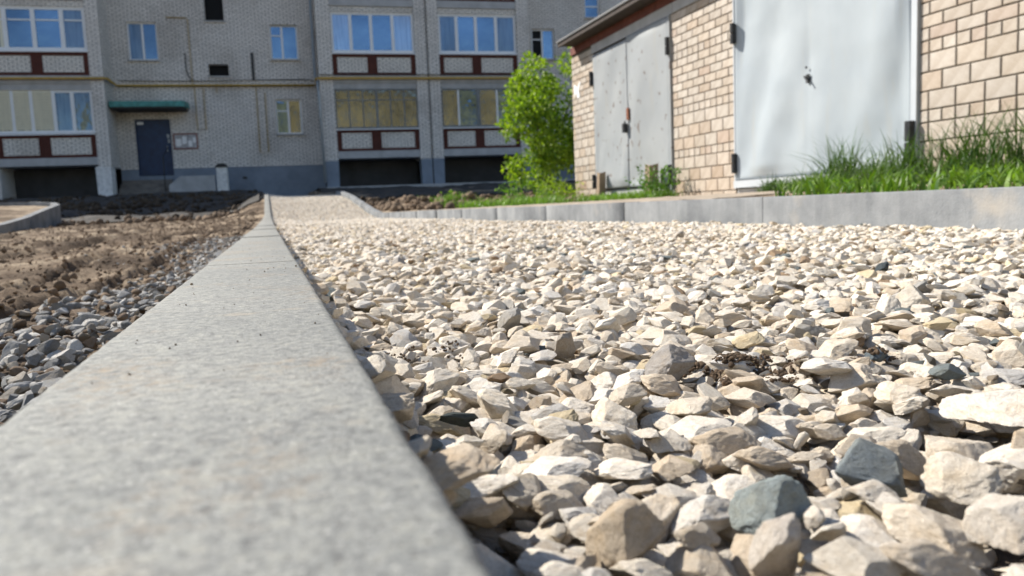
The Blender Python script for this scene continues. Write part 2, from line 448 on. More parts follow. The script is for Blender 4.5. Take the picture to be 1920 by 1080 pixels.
def sheet_on_ground(name, x0, x1, y0, y1, nx, ny, lift, mat, label):
    X, Y = np.meshgrid(np.linspace(x0, x1, nx), np.linspace(y0, y1, ny))
    if y1 > 20: Y = Y + np.where(Y < y0 + .01, 1.3 * fbm(X * .55, X * 0 + 3, 91, 4), 0)
    Z = ground_z(X, Y) + lift + (.09 if y1 > 20 else 0) * np.clip(fbm(X * .9, Y * .9, 95, 4), -.5, 1) * np.clip((Y - y0) / 1.5, 0, 1) * np.clip((30.2 - Y) / 2, 0, 1)
    i = (np.arange(ny - 1)[:, None] * nx + np.arange(nx - 1)[None, :]).ravel()
    return tag(link(name, np_mesh(name, np.c_[X.ravel(), Y.ravel(), Z.ravel()], np.c_[i, i + 1, i + nx + 1, i + nx], True), mat), label, kind='structure')
M['shade_earth'] = simple('shade_dark_earth', (0.036, 0.031, 0.027), 0.9, 0.6, 2.5, 0.9, 0.03, 14)  # building's shade put into the colour of the earth
sheet_on_ground('yard', -40, XL0 - .1, 15.6, 31.5, 200, 140, .03, M['shade_earth'], 'trodden earth yard at the foot of the apartment block, coloured dark for its shade')
sheet_on_ground('yard', XR1 + .05, 30, 19.0, 31.5, 160, 100, .03, M['shade_earth'], 'earth yard beyond the dug soil heap, coloured dark for its shade')

M['sand'] = simple('compacted_sand', (0.36, 0.295, 0.225), 0.95, 0.25, 6, 0.6, 0.01, 60)
sheet_on_ground('apron', XR1 + .01, 5.16, 3.6, 9.2, 60, 90, .005, M['sand'], 'beige sandy strip between the weathered kerb and the garages')

# ---------------------------------------------------------------- kerbs
def kerb_block(name, x0, x1, ya, yb, zf, depth, mat, parent, r=.0038, seg=8):
    prof = []
    for cx, cz, a0 in ((x0 + r, -r, 180), (x1 - r, -r, 90)):
        for k in range(4):
            t = math.radians(a0 - 30 * k)
            prof.append((cx + r * math.cos(t), cz + r * math.sin(t)))
    prof = [(x0, -depth)] + prof + [(x1, -depth)]
    n = len(prof); V, F = [], []
    if ya < 3: seg = 240
    ys = [ya] + [ya + (yb - ya) * k / seg for k in range(1, seg)] + [yb]
    for y in ys:
        w1 = .00028 * float(fbm(np.array(y * 170.), np.array(x0 * 9), 13, 4)); w2 = .00032 * float(fbm(np.array(y * 170.), np.array(x1 * 9 + 40), 14, 4))
        for j, (px, pz) in enumerate(prof):
            q = w1 if j <= 4 else w2
            inner = 0 if pz < -depth * .9 else 1
            V.append((px + (q if j <= 4 else -q) * inner, y, pz + float(zf(y)) - abs(q) * .5 * inner))
    for k in range(len(ys) - 1):
        for j in range(n - 1):
            F.append((k * n + j, k * n + j + 1, (k + 1) * n + j + 1, (k + 1) * n + j))
    F.append(tuple(range(n))); F.append(tuple((len(ys) - 1) * n + j for j in range(n - 1, -1, -1)))
    b = MB(); b.v = V; b.f = F
    o = b.build(name, mat, parent)
    for p in o.data.polygons: p.use_smooth = len(p.vertices) == 4
    return o

kerb_l = empty('kerb_left', (0, 0, 0)); tag(kerb_l, kind='structure', label='pale concrete kerb running from the lens to the building')
kerb_r = empty('kerb_right', (0, 0, 0)); tag(kerb_r, kind='structure', label='weathered concrete kerb between the gravel and the garages')
for k in range(-2, 18):
    y0 = .746 + k; dx = random.uniform(-.0015, .0015) if k > -1 else 0; dz = (0, 0, 0, -.0001, .0010, .0022)[k + 3] if k < 3 else random.uniform(.002, .004); gp0 = .0030 if k < 1 else .0045
    kerb_block('kerb_block', XL0 + dx, XL1 + dx, y0 + gp0, y0 + 1 - gp0, lambda y: kl(y) + dz, .2, M['kerb'], kerb_l)
for k in range(-3, 16):
    y0 = 2.11 + k; dx = random.uniform(-.004, .004); dz = random.uniform(-.002, .002)
    kerb_block('kerb_block', XR0 + dx, XR1 + dx, y0 + .002, y0 + .998, lambda y: kr(y) + dz, .2, M['kerb2'], kerb_r, r=.003)

# ---------------------------------------------------------------- rock shapes
def ico(sub):
    import bmesh
    bm = bmesh.new(); bmesh.ops.create_icosphere(bm, subdivisions=sub, radius=1.0)
    bm.verts.ensure_lookup_table()
    V = np.array([v.co[:] for v in bm.verts]); F = np.array([[v.index for v in f.verts] for f in bm.faces]); bm.free()
    return V, F
ICO = {s: ico(s) for s in (2, 3, 5)}
lib = bpy.data.collections.new('rock_shapes')       # only a source of shapes, not in the scene

def rock_mesh(name, sub, seed, rough=1.0, clod=False, mat='stone'):
    V, F = ICO[sub]; V = V.copy(); r = np.random.default_rng(seed)
    if not clod:
        V *= 1.25
        for n, h0, h1 in ((int(r.integers(9, 14)), .50, .90), (5, .86, 1.0)):
            for _ in range(n):
                d = r.normal(size=3); d /= np.linalg.norm(d)
                h = r.uniform(h0, h1)
                e = V @ d - h
                V -= np.outer(np.clip(e, 0, None) * r.uniform(.95, 1.0), d)
    a = .060 * rough if not clod else .16
    for i in range(len(V)):
        p = Vector(V[i]); q = p + Vector((seed * 3.7, seed * 1.3, 0))
        k = .7 * a * mnoise.noise(q * 1.6) + .6 * a * mnoise.noise(q * 3.7)
        if sub >= 3: k += .36 * a * mnoise.noise(q * 8.0)
        if sub >= 5:
            k += .42 * a * mnoise.noise(q * 17.0) + .28 * a * mnoise.noise(q * 34.0)
            k -= .5 * a * max(0.0, .22 - abs(mnoise.noise(q * 2.3 + Vector((9, 4, 1))))) / .22 * (1 if mnoise.noise(q * 1.1) > .05 else 0)
        if clod: k += .10 * mnoise.noise(q * 7.0)
        V[i] = V[i] * (1 + k)
    lo, hi = V.min(0), V.max(0)
    V = (V - (lo + hi) / 2) / ((hi - lo) / 2)          # unit half axes
    me = np_mesh(name, V, F, True); me.materials.append(M[mat])
    return me

ROCK = {'hi': [rock_mesh('stone_shape', 5, 100 + i) for i in range(14)],
        'mid': [rock_mesh('stone_shape', 3, 200 + i) for i in range(16)],
        'low': [rock_mesh('stone_shape', 2, 300 + i) for i in range(12)],
        'clod': [rock_mesh('clod_shape', 3, 400 + i, 1, True) for i in range(8)]}
LIBC = {}
for k, ms in ROCK.items():
    c = bpy.data.collections.new('shapes_' + k); LIBC[k] = c
    for me in ms:
        c.objects.link(bpy.data.objects.new(me.name, me))

def scatter(name, libk, P, Rt, Sc, Tn, Ix):
    """one 'stuff' object: shapes instanced on points"""
    me = bpy.data.meshes.new(name); n = len(P)
    me.vertices.add(n); me.vertices.foreach_set('co', np.asarray(P, np.float32).ravel())
    for an, typ, arr in (('rot', 'FLOAT_VECTOR', Rt), ('scl', 'FLOAT_VECTOR', Sc), ('tint', 'FLOAT_VECTOR', Tn)):
        a = me.attributes.new(an, typ, 'POINT'); a.data.foreach_set('vector', np.asarray(arr, np.float32).ravel())
    a = me.attributes.new('idx', 'INT', 'POINT'); a.data.foreach_set('value', np.asarray(Ix, np.int32))
    o = link(name, me); o['kind'] = 'stuff'
    g = bpy.data.node_groups.new(name + '_nodes', 'GeometryNodeTree')
    g.interface.new_socket('Geometry', in_out='INPUT', socket_type='NodeSocketGeometry')
    g.interface.new_socket('Geometry', in_out='OUTPUT', socket_type='NodeSocketGeometry')
    N = g.nodes; gi = N.new('NodeGroupInput'); go = N.new('NodeGroupOutput'); ip = N.new('GeometryNodeInstanceOnPoints')
    ci = N.new('GeometryNodeCollectionInfo'); ci.inputs[0].default_value = LIBC[libk]; ci.inputs['Separate Children'].default_value = True; ci.inputs['Reset Children'].default_value = True
    def na(nm, dt):
        x = N.new('GeometryNodeInputNamedAttribute'); x.data_type = dt; x.inputs[0].default_value = nm; return x.outputs[0]
    ip.inputs['Pick Instance'].default_value = True
    g.links.new(gi.outputs[0], ip.inputs['Points']); g.links.new(ci.outputs[0], ip.inputs['Instance'])
    g.links.new(na('idx', 'INT'), ip.inputs['Instance Index']); g.links.new(na('rot', 'FLOAT_VECTOR'), ip.inputs['Rotation'])
    g.links.new(na('scl', 'FLOAT_VECTOR'), ip.inputs['Scale']); g.links.new(ip.outputs[0], go.inputs[0])
    md = o.modifiers.new('scatter', 'NODES'); md.node_group = g
    return o

PAL = np.array([(.77, .715, .63), (.74, .68, .585), (.69, .615, .51), (.60, .51, .40), (.73, .70, .65), (.54, .52, .49), (.61, .52, .36), (.33, .32, .30), (.15, .175, .18), (.30, .22, .15)])
PALW = np.array([.26, .25, .19, .10, .08, .03, .04, .016, .010, .02]); PALW /= PALW.sum()
def tints(n):
    return PAL[rng.choice(len(PAL), n, p=PALW)] * rng.uniform(.90, 1.10, (n, 1))

# gravel, dropped stone by stone on a height map
CELL = .0025
HX0, HY0 = XL1 + .001, -.45
NXC, NYC = int((XR0 - HX0) / CELL), int((6.0 - HY0) / CELL)
cx = HX0 + (np.arange(NXC) + .5) * CELL; cy = HY0 + (np.arange(NYC) + .5) * CELL
CXg, CYg = np.meshgrid(cx, cy)
TG = gravel_z(CXg, CYg) - .006 - .008 * np.exp(-((CXg - XL1) / .012) ** 2) + .005 * fbm(CXg * 5, CYg * 5, 71, 3)
HM = TG - .022
HEROM = np.zeros(HM.shape, bool)
ST = []            # x y z a b c yaw tiltx tilty shape tint(3)
def drop(x, y, a, b, c, yaw, tint, at=None):
    i0, i1 = int((y - a - HY0) / CELL), int((y + a - HY0) / CELL) + 1
    j0, j1 = int((x - a - HX0) / CELL), int((x + a - HX0) / CELL) + 1
    i0, j0 = max(i0, 0), max(j0, 0); i1, j1 = min(i1, NYC), min(j1, NXC)
    if i1 - i0 < 2 or j1 - j0 < 2: return
    dx = cx[j0:j1][None, :] - x; dy = cy[i0:i1][:, None] - y
    cs, sn = math.cos(yaw), math.sin(yaw)
    q = 1 - ((dx * cs + dy * sn) / a) ** 2 - ((-dx * sn + dy * cs) / b) ** 2
    mk = q > .04
    if not mk.any(): return
    e = c * np.sqrt(np.where(mk, q, 0))
    h = HM[i0:i1, j0:j1]
    s = np.sort((h + e)[mk]); z = float(s[int(len(s) * .60)]) - .12 * c if at is None else at
    if at is None and HEROM[i0:i1, j0:j1][mk].mean() > .10: return
    if at is not None: HEROM[i0:i1, j0:j1][mk] = True
    h[mk] = np.maximum(h, z + .9 * e)[mk]
    ST.append((x, y, z, a, b, c, yaw, random.gauss(0, .25), random.gauss(0, .25), *tint))

def fill(y0, y1, smin, smax, big, target, grit):
    i0, i1 = int((y0 - HY0) / CELL), int((y1 - HY0) / CELL)
    n = 0
    while n < 60000:
        if n % 40 == 0:
            gap = TG[i0:i1:3, ::3] - HM[i0:i1:3, ::3]
            if (gap > .004).mean() < target: break
            pool = np.argwhere(gap > .003)
            if len(pool) == 0: break
            tn = tints(40)
        pi, pj = pool[random.randrange(len(pool))]
        x = cx[min(pj * 3, NXC - 1)] + random.uniform(-.004, .004); y = cy[i0 + pi * 3] + random.uniform(-.004, .004)
        u = random.random()
        a = random.uniform(smax, big) if u < .10 else (random.uniform(smin * .45, smin) if u > 1 - grit else random.uniform(smin, smax))
        b = a * random.uniform(.52, .92); c = a * random.uniform(.28, .56)
        x = min(max(x, XL1 + a * .95 + .002), XR0 - a * .75)
        tq = tn[n % 40]
        if a < smin and random.random() < .25: tq = tq * random.uniform(.35, .7)  # some small grit is dark, also deepening the shade in the gaps
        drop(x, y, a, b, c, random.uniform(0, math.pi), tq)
        n += 1
# stones one can point at in the photograph: x, y, half length, flatness b, c, yaw, colour, label
HERO = [
 (0.170, 0.189, .0125, .75, .55, 2.9, (.24, .27, .28), 'large blue-grey granite stone with a dark hollow under it'),
 (0.125, 0.177, .0108, .75, .62, .1, (.31, .35, .345), 'pale teal-grey stone left of the large blue-grey granite stone'),
 (0.068, 0.297, .0105, .45, .28, .15, (.075, .09, .09), 'flat dark slate stone near the kerb edge'),
 (0.191, 0.356, .0130, .80, .68, .3, (.36, .335, .31), 'large rounded grey-brown stone standing above its neighbours in mid path'),
 (0.166, 0.545, .0120, .80, .75, .8, (.36, .345, .32), 'tall grey boulder-like stone behind a bed of small dark grit'),
 (0.466, 0.478, .0135, .90, .80, .4, (.60, .55, .47), 'tall cream stone with a pointed top, right part of the path'),
 (0.634, 0.687, .0088, .85, .85, .2, (.06, .075, .085), 'small near-black stone among pale stones before the far kerb'),
 (0.293, 0.279, .0085, .60, .45, .0, (.22, .25, .25), 'small flat teal-grey stone right of the earth patch'),
 (0.264, 0.223, .0230, .85, .28, .3, (.64, .59, .52), 'broad smooth pale slab at the picture edge'),
 (0.186, 0.172, .0120, .75, .55, 1.1, (.64, .58, .49), 'big cream stone with ochre stain at lower right'),
 (0.171, 0.144, .0110, .75, .60, .5, (.62, .57, .50), 'big whitish stone in the lower right corner'),
 (0.136, 0.131, .0130, .50, .45, 2.85, (.60, .54, .46), 'long low whitish stone at the bottom edge'),
 (0.111, 0.152, .0085, .75, .9, .4, (.58, .53, .47), 'upright whitish stone at the bottom edge of the path'),
 (0.079, 0.174, .0098, .80, .70, .2, (.53, .45, .35), 'smooth tan stone with a flat top at the bottom edge'),
 (0.051, 0.201, .0105, .55, .45, .2, (.54, .46, .36), 'ribbed beige stone touching the kerb shadow'),
 (0.295, 0.325, .0075, .65, .5, .5, (.15, .18, .20), 'small blue-grey stone behind the earth patch'),
 (0.164, 0.430, .0080, .85, .95, .2, (.38, .34, .29), 'square brown-grey stone standing on edge'),
 (0.192, 1.252, .0120, .80, .85, .5, (.36, .34, .32), 'lone grey stone standing out of the fine gravel by the kerb'),
 (0.895, 1.591, .0165, .80, .75, .3, (.40, .37, .33), 'lone brownish stone standing up before the far kerb'),
]
for hx, hy, a, b, c, yaw, tn, lab in HERO:
    drop(hx, hy, a, a * b, a * c, yaw, tn, at=-.0835)
N_HERO = len(ST)
y = -.44
while y < 5.99:
    step = .2 if y < 1.8 else .35
    y1 = min(y + step, 6.0)
    if y < 1.8: fill(y, y1, .0052, .0098, .0132, .10, .40)
    else: fill(y, y1, .0068, .0110, .0155, .14, .10)
    y = y1
A = np.array(ST)
# how large each stone shows, and whether its top is bare
Pw = A[:, :3].copy(); Pw[:, 2] += A[:, 5] * .6
dep = Pw @ fw
sx = 960 + FPX * (Pw @ rt) / dep; sy = 540 - FPX * (Pw @ up) / dep
jx = np.clip(((A[:, 0] - HX0) / CELL).astype(int), 0, NXC - 1); iy = np.clip(((A[:, 1] - HY0) / CELL).astype(int), 0, NYC - 1)
bare = (A[:, 2] + A[:, 5] * .88) > HM[iy, jx] - .0015
size = A[:, 3] * np.sqrt(A[:, 4] * A[:, 5] / A[:, 3] ** 2) * FPX / np.maximum(dep, .02)
inview = (dep > .05) & (sx > -40) & (sx < 1960) & (sy > 300) & (sy < 1120)
score = np.where(bare & inview, size, 0)
order = np.argsort(-score)
ishero = np.zeros(len(A), bool); ishero[:N_HERO] = True
single = [i for i in order if not ishero[i]][:300 - len(HERO)]
rot = np.c_[A[:, 7], A[:, 8], A[:, 6]]
def stone_obj(i, label, group):
    o = bpy.data.objects.new('gravel_stone', ROCK['hi'][int(i * 7 % len(ROCK['hi']))])
    COL.objects.link(o)
    o.location = A[i, :3]; o.rotation_euler = rot[i]; o.scale = A[i, 3:6] * 1.04
    o['tint'] = [float(v) for v in A[i, 9:12]]
    tag(o, label, 'stone', group)
for k, h in enumerate(HERO): stone_obj(k, h[7], 'loose stones of the gravel path')
SHORT = ['large blue-grey granite stone', 'pale teal-grey stone', 'flat dark slate stone', 'rounded grey-brown stone', 'tall grey boulder-like stone', 'pointed tall cream stone', 'small near-black stone', 'flat teal-grey stone', 'broad smooth pale slab', 'ochre-stained cream stone',
         'whitish corner stone', 'long low whitish stone', 'upright whitish stone', 'flat-topped tan stone', 'ribbed beige stone', 'small blue-grey stone', 'square brown-grey stone', 'lone grey stone', 'lone brownish stone']
ORD = ['nearest', 'second', 'third', 'fourth', 'fifth', 'sixth', 'seventh', 'eighth', 'ninth', 'tenth', 'eleventh', 'twelfth', 'thirteenth', 'fourteenth', 'fifteenth', 'sixteenth', 'seventeenth', 'eighteenth', 'nineteenth', 'twentieth']
def tone(c):
    m_ = sum(c) / 3; w_ = c[0] / max(c[2], .01)
    if m_ < .24: return 'dark grey' if w_ < 1.3 else 'brown'
    if m_ < .40: return 'grey' if w_ < 1.2 else 'tan-brown'
    return 'whitish' if w_ < 1.18 else ('cream' if w_ < 1.32 else ('beige' if w_ < 1.5 else 'tan'))
bucket = {}
hxy = np.c_[sx, sy][:N_HERO]
for i in single:
    dv = np.array([sx[i], sy[i]]) - hxy; k = int(np.argmin((dv ** 2).sum(1))); d = dv[k]
    di = ('right of' if d[0] > 0 else 'left of') if abs(d[0]) > 1.2 * abs(d[1]) else ('below' if d[1] > 0 else 'above')
    bucket.setdefault((k, di, tone(A[i, 9:12])), []).append((float((d ** 2).sum()), i))
for (k, di, tn_), lst in bucket.items():
    for n_, (_, i) in enumerate(sorted(lst)):
        stone_obj(i, '%s%s stone %s the %s' % ('' if len(lst) == 1 else ORD[min(n_, 19)] + ' ', tn_, di, SHORT[k]) + ('' if len(lst) == 1 else ', counting outwards'), 'loose stones of the gravel path')
rest = np.ones(len(A), bool); rest[:N_HERO] = False; rest[single] = False
near = rest & (A[:, 1] < 1.1) & (A[:, 3] > .004)
far = rest & ~near
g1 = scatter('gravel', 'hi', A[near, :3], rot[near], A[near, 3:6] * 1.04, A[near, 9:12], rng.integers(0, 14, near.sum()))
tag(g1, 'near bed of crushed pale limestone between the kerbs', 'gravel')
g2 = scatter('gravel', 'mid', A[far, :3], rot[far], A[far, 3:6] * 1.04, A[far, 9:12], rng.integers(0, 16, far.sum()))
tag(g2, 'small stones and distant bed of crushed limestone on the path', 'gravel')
# beyond six metres: jittered bed
xs, ys = np.meshgrid(np.arange(XL1 + .010, XR0 - .006, .0175), np.arange(6.0, 18.2, .0175))
xs = (xs + rng.uniform(-.009, .009, xs.shape)).ravel(); ys = (ys + rng.uniform(-.009, .009, ys.shape)).ravel(); n = len(xs)
a = rng.uniform(.008, .0145, n); sc = np.c_[a, a * rng.uniform(.6, .95, n), a * rng.uniform(.45, .85, n)]
zs = gravel_z(xs, ys) - .004 + rng.uniform(-.006, .007, n)
g3 = scatter('gravel', 'low', np.c_[xs, ys, zs], np.c_[rng.normal(0, .3, n), rng.normal(0, .3, n), rng.uniform(0, 6.28, n)], sc, tints(n), rng.integers(0, 12, n))
tag(g3, 'far stretch of pale gravel climbing the ramp to the building', 'gravel')

# grit and earth bed between the stones, gap shade put into its colour
def bed(name, x0, x1, y0, y1, step, zf, mat, label):
    X, Y = np.meshgrid(np.arange(x0, x1, step), np.arange(y0, y1, step)); Z = zf(X, Y)
    nx, ny = X.shape[1], X.shape[0]
    i = (np.arange(ny - 1)[:, None] * nx + np.arange(nx - 1)[None, :]).ravel()
    return tag(link(name, np_mesh(name, np.c_[X.ravel(), Y.ravel(), Z.ravel()], np.c_[i, i + 1, i + nx + 1, i + nx], True), mat), label, kind='structure')
M['grit'] = simple('gap_shaded_grit', (0.13, 0.105, 0.08), 0.95, 0.4, 45, 0.8, 0.004, 300)
bed('gravel_path', XL1 - .004, XR0 + .012, -.6, 18.3, .02, lambda x, y: gravel_z(x, y) - np.where(y < 6, .032, .016) + .004 * fbm(x * 14, y * 14, 77, 3), M['grit'], 'grit bed under the loose gravel, coloured dark for the shade in the gaps')

# earth patch among the stones
cl = []
for px, py, rad, n in ((.239, .346, .030, 2200), (.205, .375, .018, 800), (.085, .47, .03, 500), (.30, .33, .015, 400)):
    for _ in range(n):
        t = random.uniform(0, 6.28); q = rad * math.sqrt(random.random())
        x, y = px + q * math.cos(t), py + q * math.sin(t) * .8
        i, j = int((y - HY0) / CELL), int((x - HX0) / CELL)
        if not (0 <= i < NYC and 0 <= j < NXC): continue
        s = random.uniform(.0003, .0011) * (1.9 if random.random() < .07 else 1)
        cl.append((x, y, HM[i, j] - .0005, s, s * .9, s * .75))
cl = np.array(cl); n = len(cl)
o = scatter('soil_crumbs', 'clod', cl[:, :3], rng.uniform(0, 6.28, (n, 3)), cl[:, 3:6], np.array([(.20, .145, .10)]) * rng.uniform(.6, 1.3, (n, 1)), rng.integers(0, 8, n))
tag(o, 'dark brown earth crumbs lying between the pale stones', 'soil')

# crumbs on the kerb top
kc = []
for _ in range(130):
    y = .22 + 2.6 * random.random() ** 1.5; x = random.uniform(XL0 + .006, XL1 - .003); s = random.uniform(.0002, .0006) * (2.0 if random.random() < .06 else 1) * min(1, .5 + y)
    kc.append((x, y, float(kl(y)) + s * .5, s, s * .8, s * .7))
kc = np.array(kc); n = len(kc)
o = scatter('grit_crumbs', 'clod', kc[:, :3], rng.uniform(0, 6.28, (n, 3)), kc[:, 3:6], np.array([(.36, .29, .21)]) * rng.uniform(.5, 1.3, (n, 1)), rng.integers(0, 8, n))
tag(o, 'tiny crumbs of grit scattered on the kerb top', 'grit')

# ---------------------------------------------------------------- grey rubble left of the kerb
GR = np.array([(.40, .40, .39), (.31, .315, .32), (.46, .455, .44), (.60, .59, .56), (.23, .235, .24), (.36, .33, .29), (.22, .165, .12)])
rub = []
def pile(x, y): return ground_z(np.array([x]), np.array([y]))[0]
for _ in range(5600):
    y = .08 + 4.2 * random.random() ** 1.7
    wd = .12 + .06 * math.sin(y * 2.1 + .6) + .045 * y
    d = abs(random.gauss(0, .55)) * wd + .012
    x = XL0 - d
    s = random.uniform(.0036, .0088) * (1.5 if random.random() < .12 else 1)
    if random.random() < .35: s *= .5
    rub.append((x, y, s, s * random.uniform(.6, .95), s * random.uniform(.35, .7), d / wd))
rub = np.array(rub)
zg = ground_z(rub[:, 0], rub[:, 1]) + .014 * np.exp(-(rub[:, 5] / .7) ** 2) * rng.uniform(.1, 1.3, len(rub)) + rub[:, 4] * .35
RP = np.c_[rub[:, 0], rub[:, 1], zg]
dep = RP @ fw; sx = 960 + FPX * (RP @ rt) / dep; sy = 540 - FPX * (RP @ up) / dep
xk = XL0 - .0
# hidden behind the kerb edge: ray passes below the kerb's left edge
tt = XL0 / RP[:, 0]; hidden = (RP[:, 2] + rub[:, 4]) * tt < -.043
scr = np.where((dep > .05) & (sx > -30) & (sy < 900) & ~hidden, rub[:, 2] * FPX / np.maximum(dep, .03), 0)
od = np.argsort(-scr); pick = od[:110]
rrot = np.c_[rng.normal(0, .4, (len(rub), 2)), rng.uniform(0, 6.28, len(rub))]; rt_ = GR[rng.integers(0, len(GR), len(rub))] * rng.uniform(.85, 1.15, (len(rub), 1))
RT = ['mid-grey', 'slate-grey', 'light grey', 'whitish', 'dark grey', 'sandy grey', 'brown']
ri_ = np.argmin(((rt_[:, None, :] - GR[None]) ** 2).sum(2), axis=1)
cnt = {}
for i in sorted(pick, key=lambda j: sx[j]):
    o = bpy.data.objects.new('rubble_stone', ROCK['hi'][int(i) % 14]); COL.objects.link(o)
    o.location = RP[i]; o.rotation_euler = rrot[i]; o.scale = rub[i, 2:5]
    o['tint'] = [float(v) for v in rt_[i]]
    k = cnt[RT[ri_[i]]] = cnt.get(RT[ri_[i]], -1) + 1
    tag(o, '%s rubble stone beside the kerb, %s of its shade from the left picture edge' % (RT[ri_[i]], 'first' if k == 0 else ORD[k]) if k < 20 else '%s rubble stone in the strip beside the kerb, far along it' % RT[ri_[i]], 'stone', 'grey rubble left of the kerb')
keep = np.ones(len(rub), bool); keep[pick] = False
o = scatter('rubble', 'mid', RP[keep], rrot[keep], rub[keep, 2:5], rt_[keep], rng.integers(0, 16, keep.sum()))
tag(o, 'smaller grey rubble mixed into the soil beside the kerb', 'rubble')

# soil clods, left lot and right mound
P = []
for _ in range(17000):
    if random.random() < .89:
        y = .5 + 13 * random.random() ** 1.8; x = XL0 - .10 - random.random() ** 1.3 * (1.0 + y * .55)
        s = random.uniform(.0010, .0042) * (1 + y * .22) * (2.2 if random.random() < .06 else 1)
    else:
        y = random.uniform(11.3, 17.5); x = XR1 + .1 + random.random() ** 1.2 * 3.6; s = random.uniform(.02, .075) * (1.5 if random.random() < .1 else 1)
    P.append((x, y, s))
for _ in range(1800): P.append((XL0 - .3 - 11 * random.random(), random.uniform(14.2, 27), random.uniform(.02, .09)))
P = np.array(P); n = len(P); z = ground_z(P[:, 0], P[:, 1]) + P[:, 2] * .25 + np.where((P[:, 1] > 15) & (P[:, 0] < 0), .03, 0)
tc = np.array([(.21, .155, .108)]) * rng.uniform(.6, 1.45, (n, 1)) * np.where(P[:, 1:2] > 15.5, .3, 1) * np.array([(1, 1, 1)])  # clods in the building's shade darkened to match the yard
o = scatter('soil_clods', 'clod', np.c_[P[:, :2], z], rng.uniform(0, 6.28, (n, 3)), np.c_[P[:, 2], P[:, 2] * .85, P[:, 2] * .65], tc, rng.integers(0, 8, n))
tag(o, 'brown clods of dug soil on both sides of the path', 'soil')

# ---------------------------------------------------------------- garages
GXF, GZB = 5.143, .092
gar = empty('garage_building', (GXF, 12.75, GZB))
tag(gar, 'row of low brick garages with sheet metal doors along the right side', 'garage')
GO = (GXF, 12.75, GZB)
def gbuild(b, name, mat, parent=None, smooth=False): return b.build(name, mat, parent or gar, GO, smooth)
DL0, DL1, DR0, DR1 = 9.28, 11.80, 5.20, 7.82          # door openings along Y
ZT = 2.53
# backing wall, 8 mm behind the brick faces
b = MB()
for ya, yb in ((-1.5, DR0), (DR1, DL0), (DL1, 12.742)): b.box(GXF + .010, GXF + .25, ya, yb, -.2, ZT)
b.box(GXF + .010, GXF + .25, DR0, DR1, 2.36, ZT); b.box(GXF + .03, GXF + .25, DL0, DL1, 2.40, ZT)
b.box(GXF + .25, GXF + 6, 12.5, 12.742, -.2, ZT); b.box(GXF + 5.8, GXF + 6, -1.5, 12.5, -.2, ZT); b.box(GXF + .25, GXF + 5.8, -1.5, -1.3, -.2, ZT)
gbuild(b, 'wall', M['mortar'])
b = MB().box(GXF + .01, GXF + .30, DR0 - .05, DR1 + .05, -.25, .10).box(GXF + .012, GXF + .30, DL0, DL1, -.25, .20)
gbuild(b, 'door_sill', M['slab'])
rows = []; zc = GZB
for kind, h in [('t', .15)] * 3 + [('h', .10)] + [('t', .15)] * 3 + [('h', .10)] + [('s', .10)] * 6 + [('h', .10)] + [('s', .10)] * 6:
    rows.append((kind, zc, h)); zc += h
rows.insert(0, ('t', GZB - .15, .15))
BT = np.array([(.545, .475, .40), (.55, .485, .415), (.575, .515, .45), (.52, .435, .355), (.55, .495, .435), (.585, .53, .465)])
bricks = []
YJ = 5.106
for ri, (kind, z0, h) in enumerate(rows):
    step = .13 if kind == 'h' else .26
    offs = 0.0 if kind == 'h' else (.13 if ri % 2 == 0 else 0.0)
    k0 = int((-1.5 - YJ) / step) - 1; k1 = int((12.742 - YJ) / step) + 2
    for k in range(k0, k1):
        ya, yb = YJ + offs + k * step + .0055, YJ + offs + (k + 1) * step - .0055
        for w0, w1 in ((-1.5, DR0), (DR1, DL0), (DL1, 12.75)):
            a0, b0 = max(ya, w0 + .003), min(yb, w1 - .0)
            if b0 - a0 > .02: bricks.append((a0, b0, z0 + .0055, z0 + h - .0055, kind, z0))
def brick_show(q):
    c = np.array([GXF, (q[0] + q[1]) / 2, (q[2] + q[3]) / 2]); d = c @ fw
    if d < .5: return 0
    x, y = 960 + FPX * (c @ rt) / d, 540 - FPX * (c @ up) / d
    if not (-30 < x < 1950 and y > -25): return 0
    return (q[1] - q[0]) * (q[3] - q[2]) / d ** 2
bricks.sort(key=lambda q: -brick_show(q))
shape = {}
def brick_mesh(L, h):
    key = (round(L, 3), round(h, 3))
    if key not in shape:
        e = .005; x0 = 0.0
        V = []
        for (dx, g) in ((.06, 0), (e, 0), (0, e)):
            V += [(dx, -L / 2 + g, -h / 2 + g), (dx, L / 2 - g, -h / 2 + g), (dx, L / 2 - g, h / 2 - g), (dx, -L / 2 + g, h / 2 - g)]
        F = [(8, 11, 10, 9)]
        for r in (0, 4):
            for j in range(4):
                F.append((r + j, r + (j + 1) % 4, r + 4 + (j + 1) % 4, r + 4 + j))
        me = bpy.data.meshes.new('brick'); me.from_pydata(V, [], F); me.materials.append(M['bbrick']); me.update()
        import bmesh
        bm = bmesh.new(); bm.from_mesh(me); bmesh.ops.recalc_face_normals(bm, faces=bm.faces); bm.to_mesh(me); bm.free()
        shape[key] = me
    return shape[key]
for q in bricks[:300]:
    o = bpy.data.objects.new('brick', brick_mesh(q[1] - q[0], q[3] - q[2])); COL.objects.link(o); o.parent = gar
    o.location = (random.uniform(-.002, .0015), (q[0] + q[1]) / 2 - GO[1], (q[2] + q[3]) / 2 - GZB)
    o.rotation_euler = (random.gauss(0, .003), random.gauss(0, .004), random.gauss(0, .004))
    lowf = max(0, min(1, 1 - (q[5] - GZB) / .6))
    t = BT[random.randrange(6)] * random.uniform(.85, 1.0) * (1 - .10 * lowf) * np.array([1, 1 - .05 * lowf, 1 - .10 * lowf])
    if random.random() < .05: t = t * np.array([.93, .86, .83])
    o['tint'] = [float(v) for v in t]
b = MB()
for q in bricks[300:]: b.box(GXF + random.uniform(-.001, .001), GXF + .06, q[0], q[1], q[2], q[3])
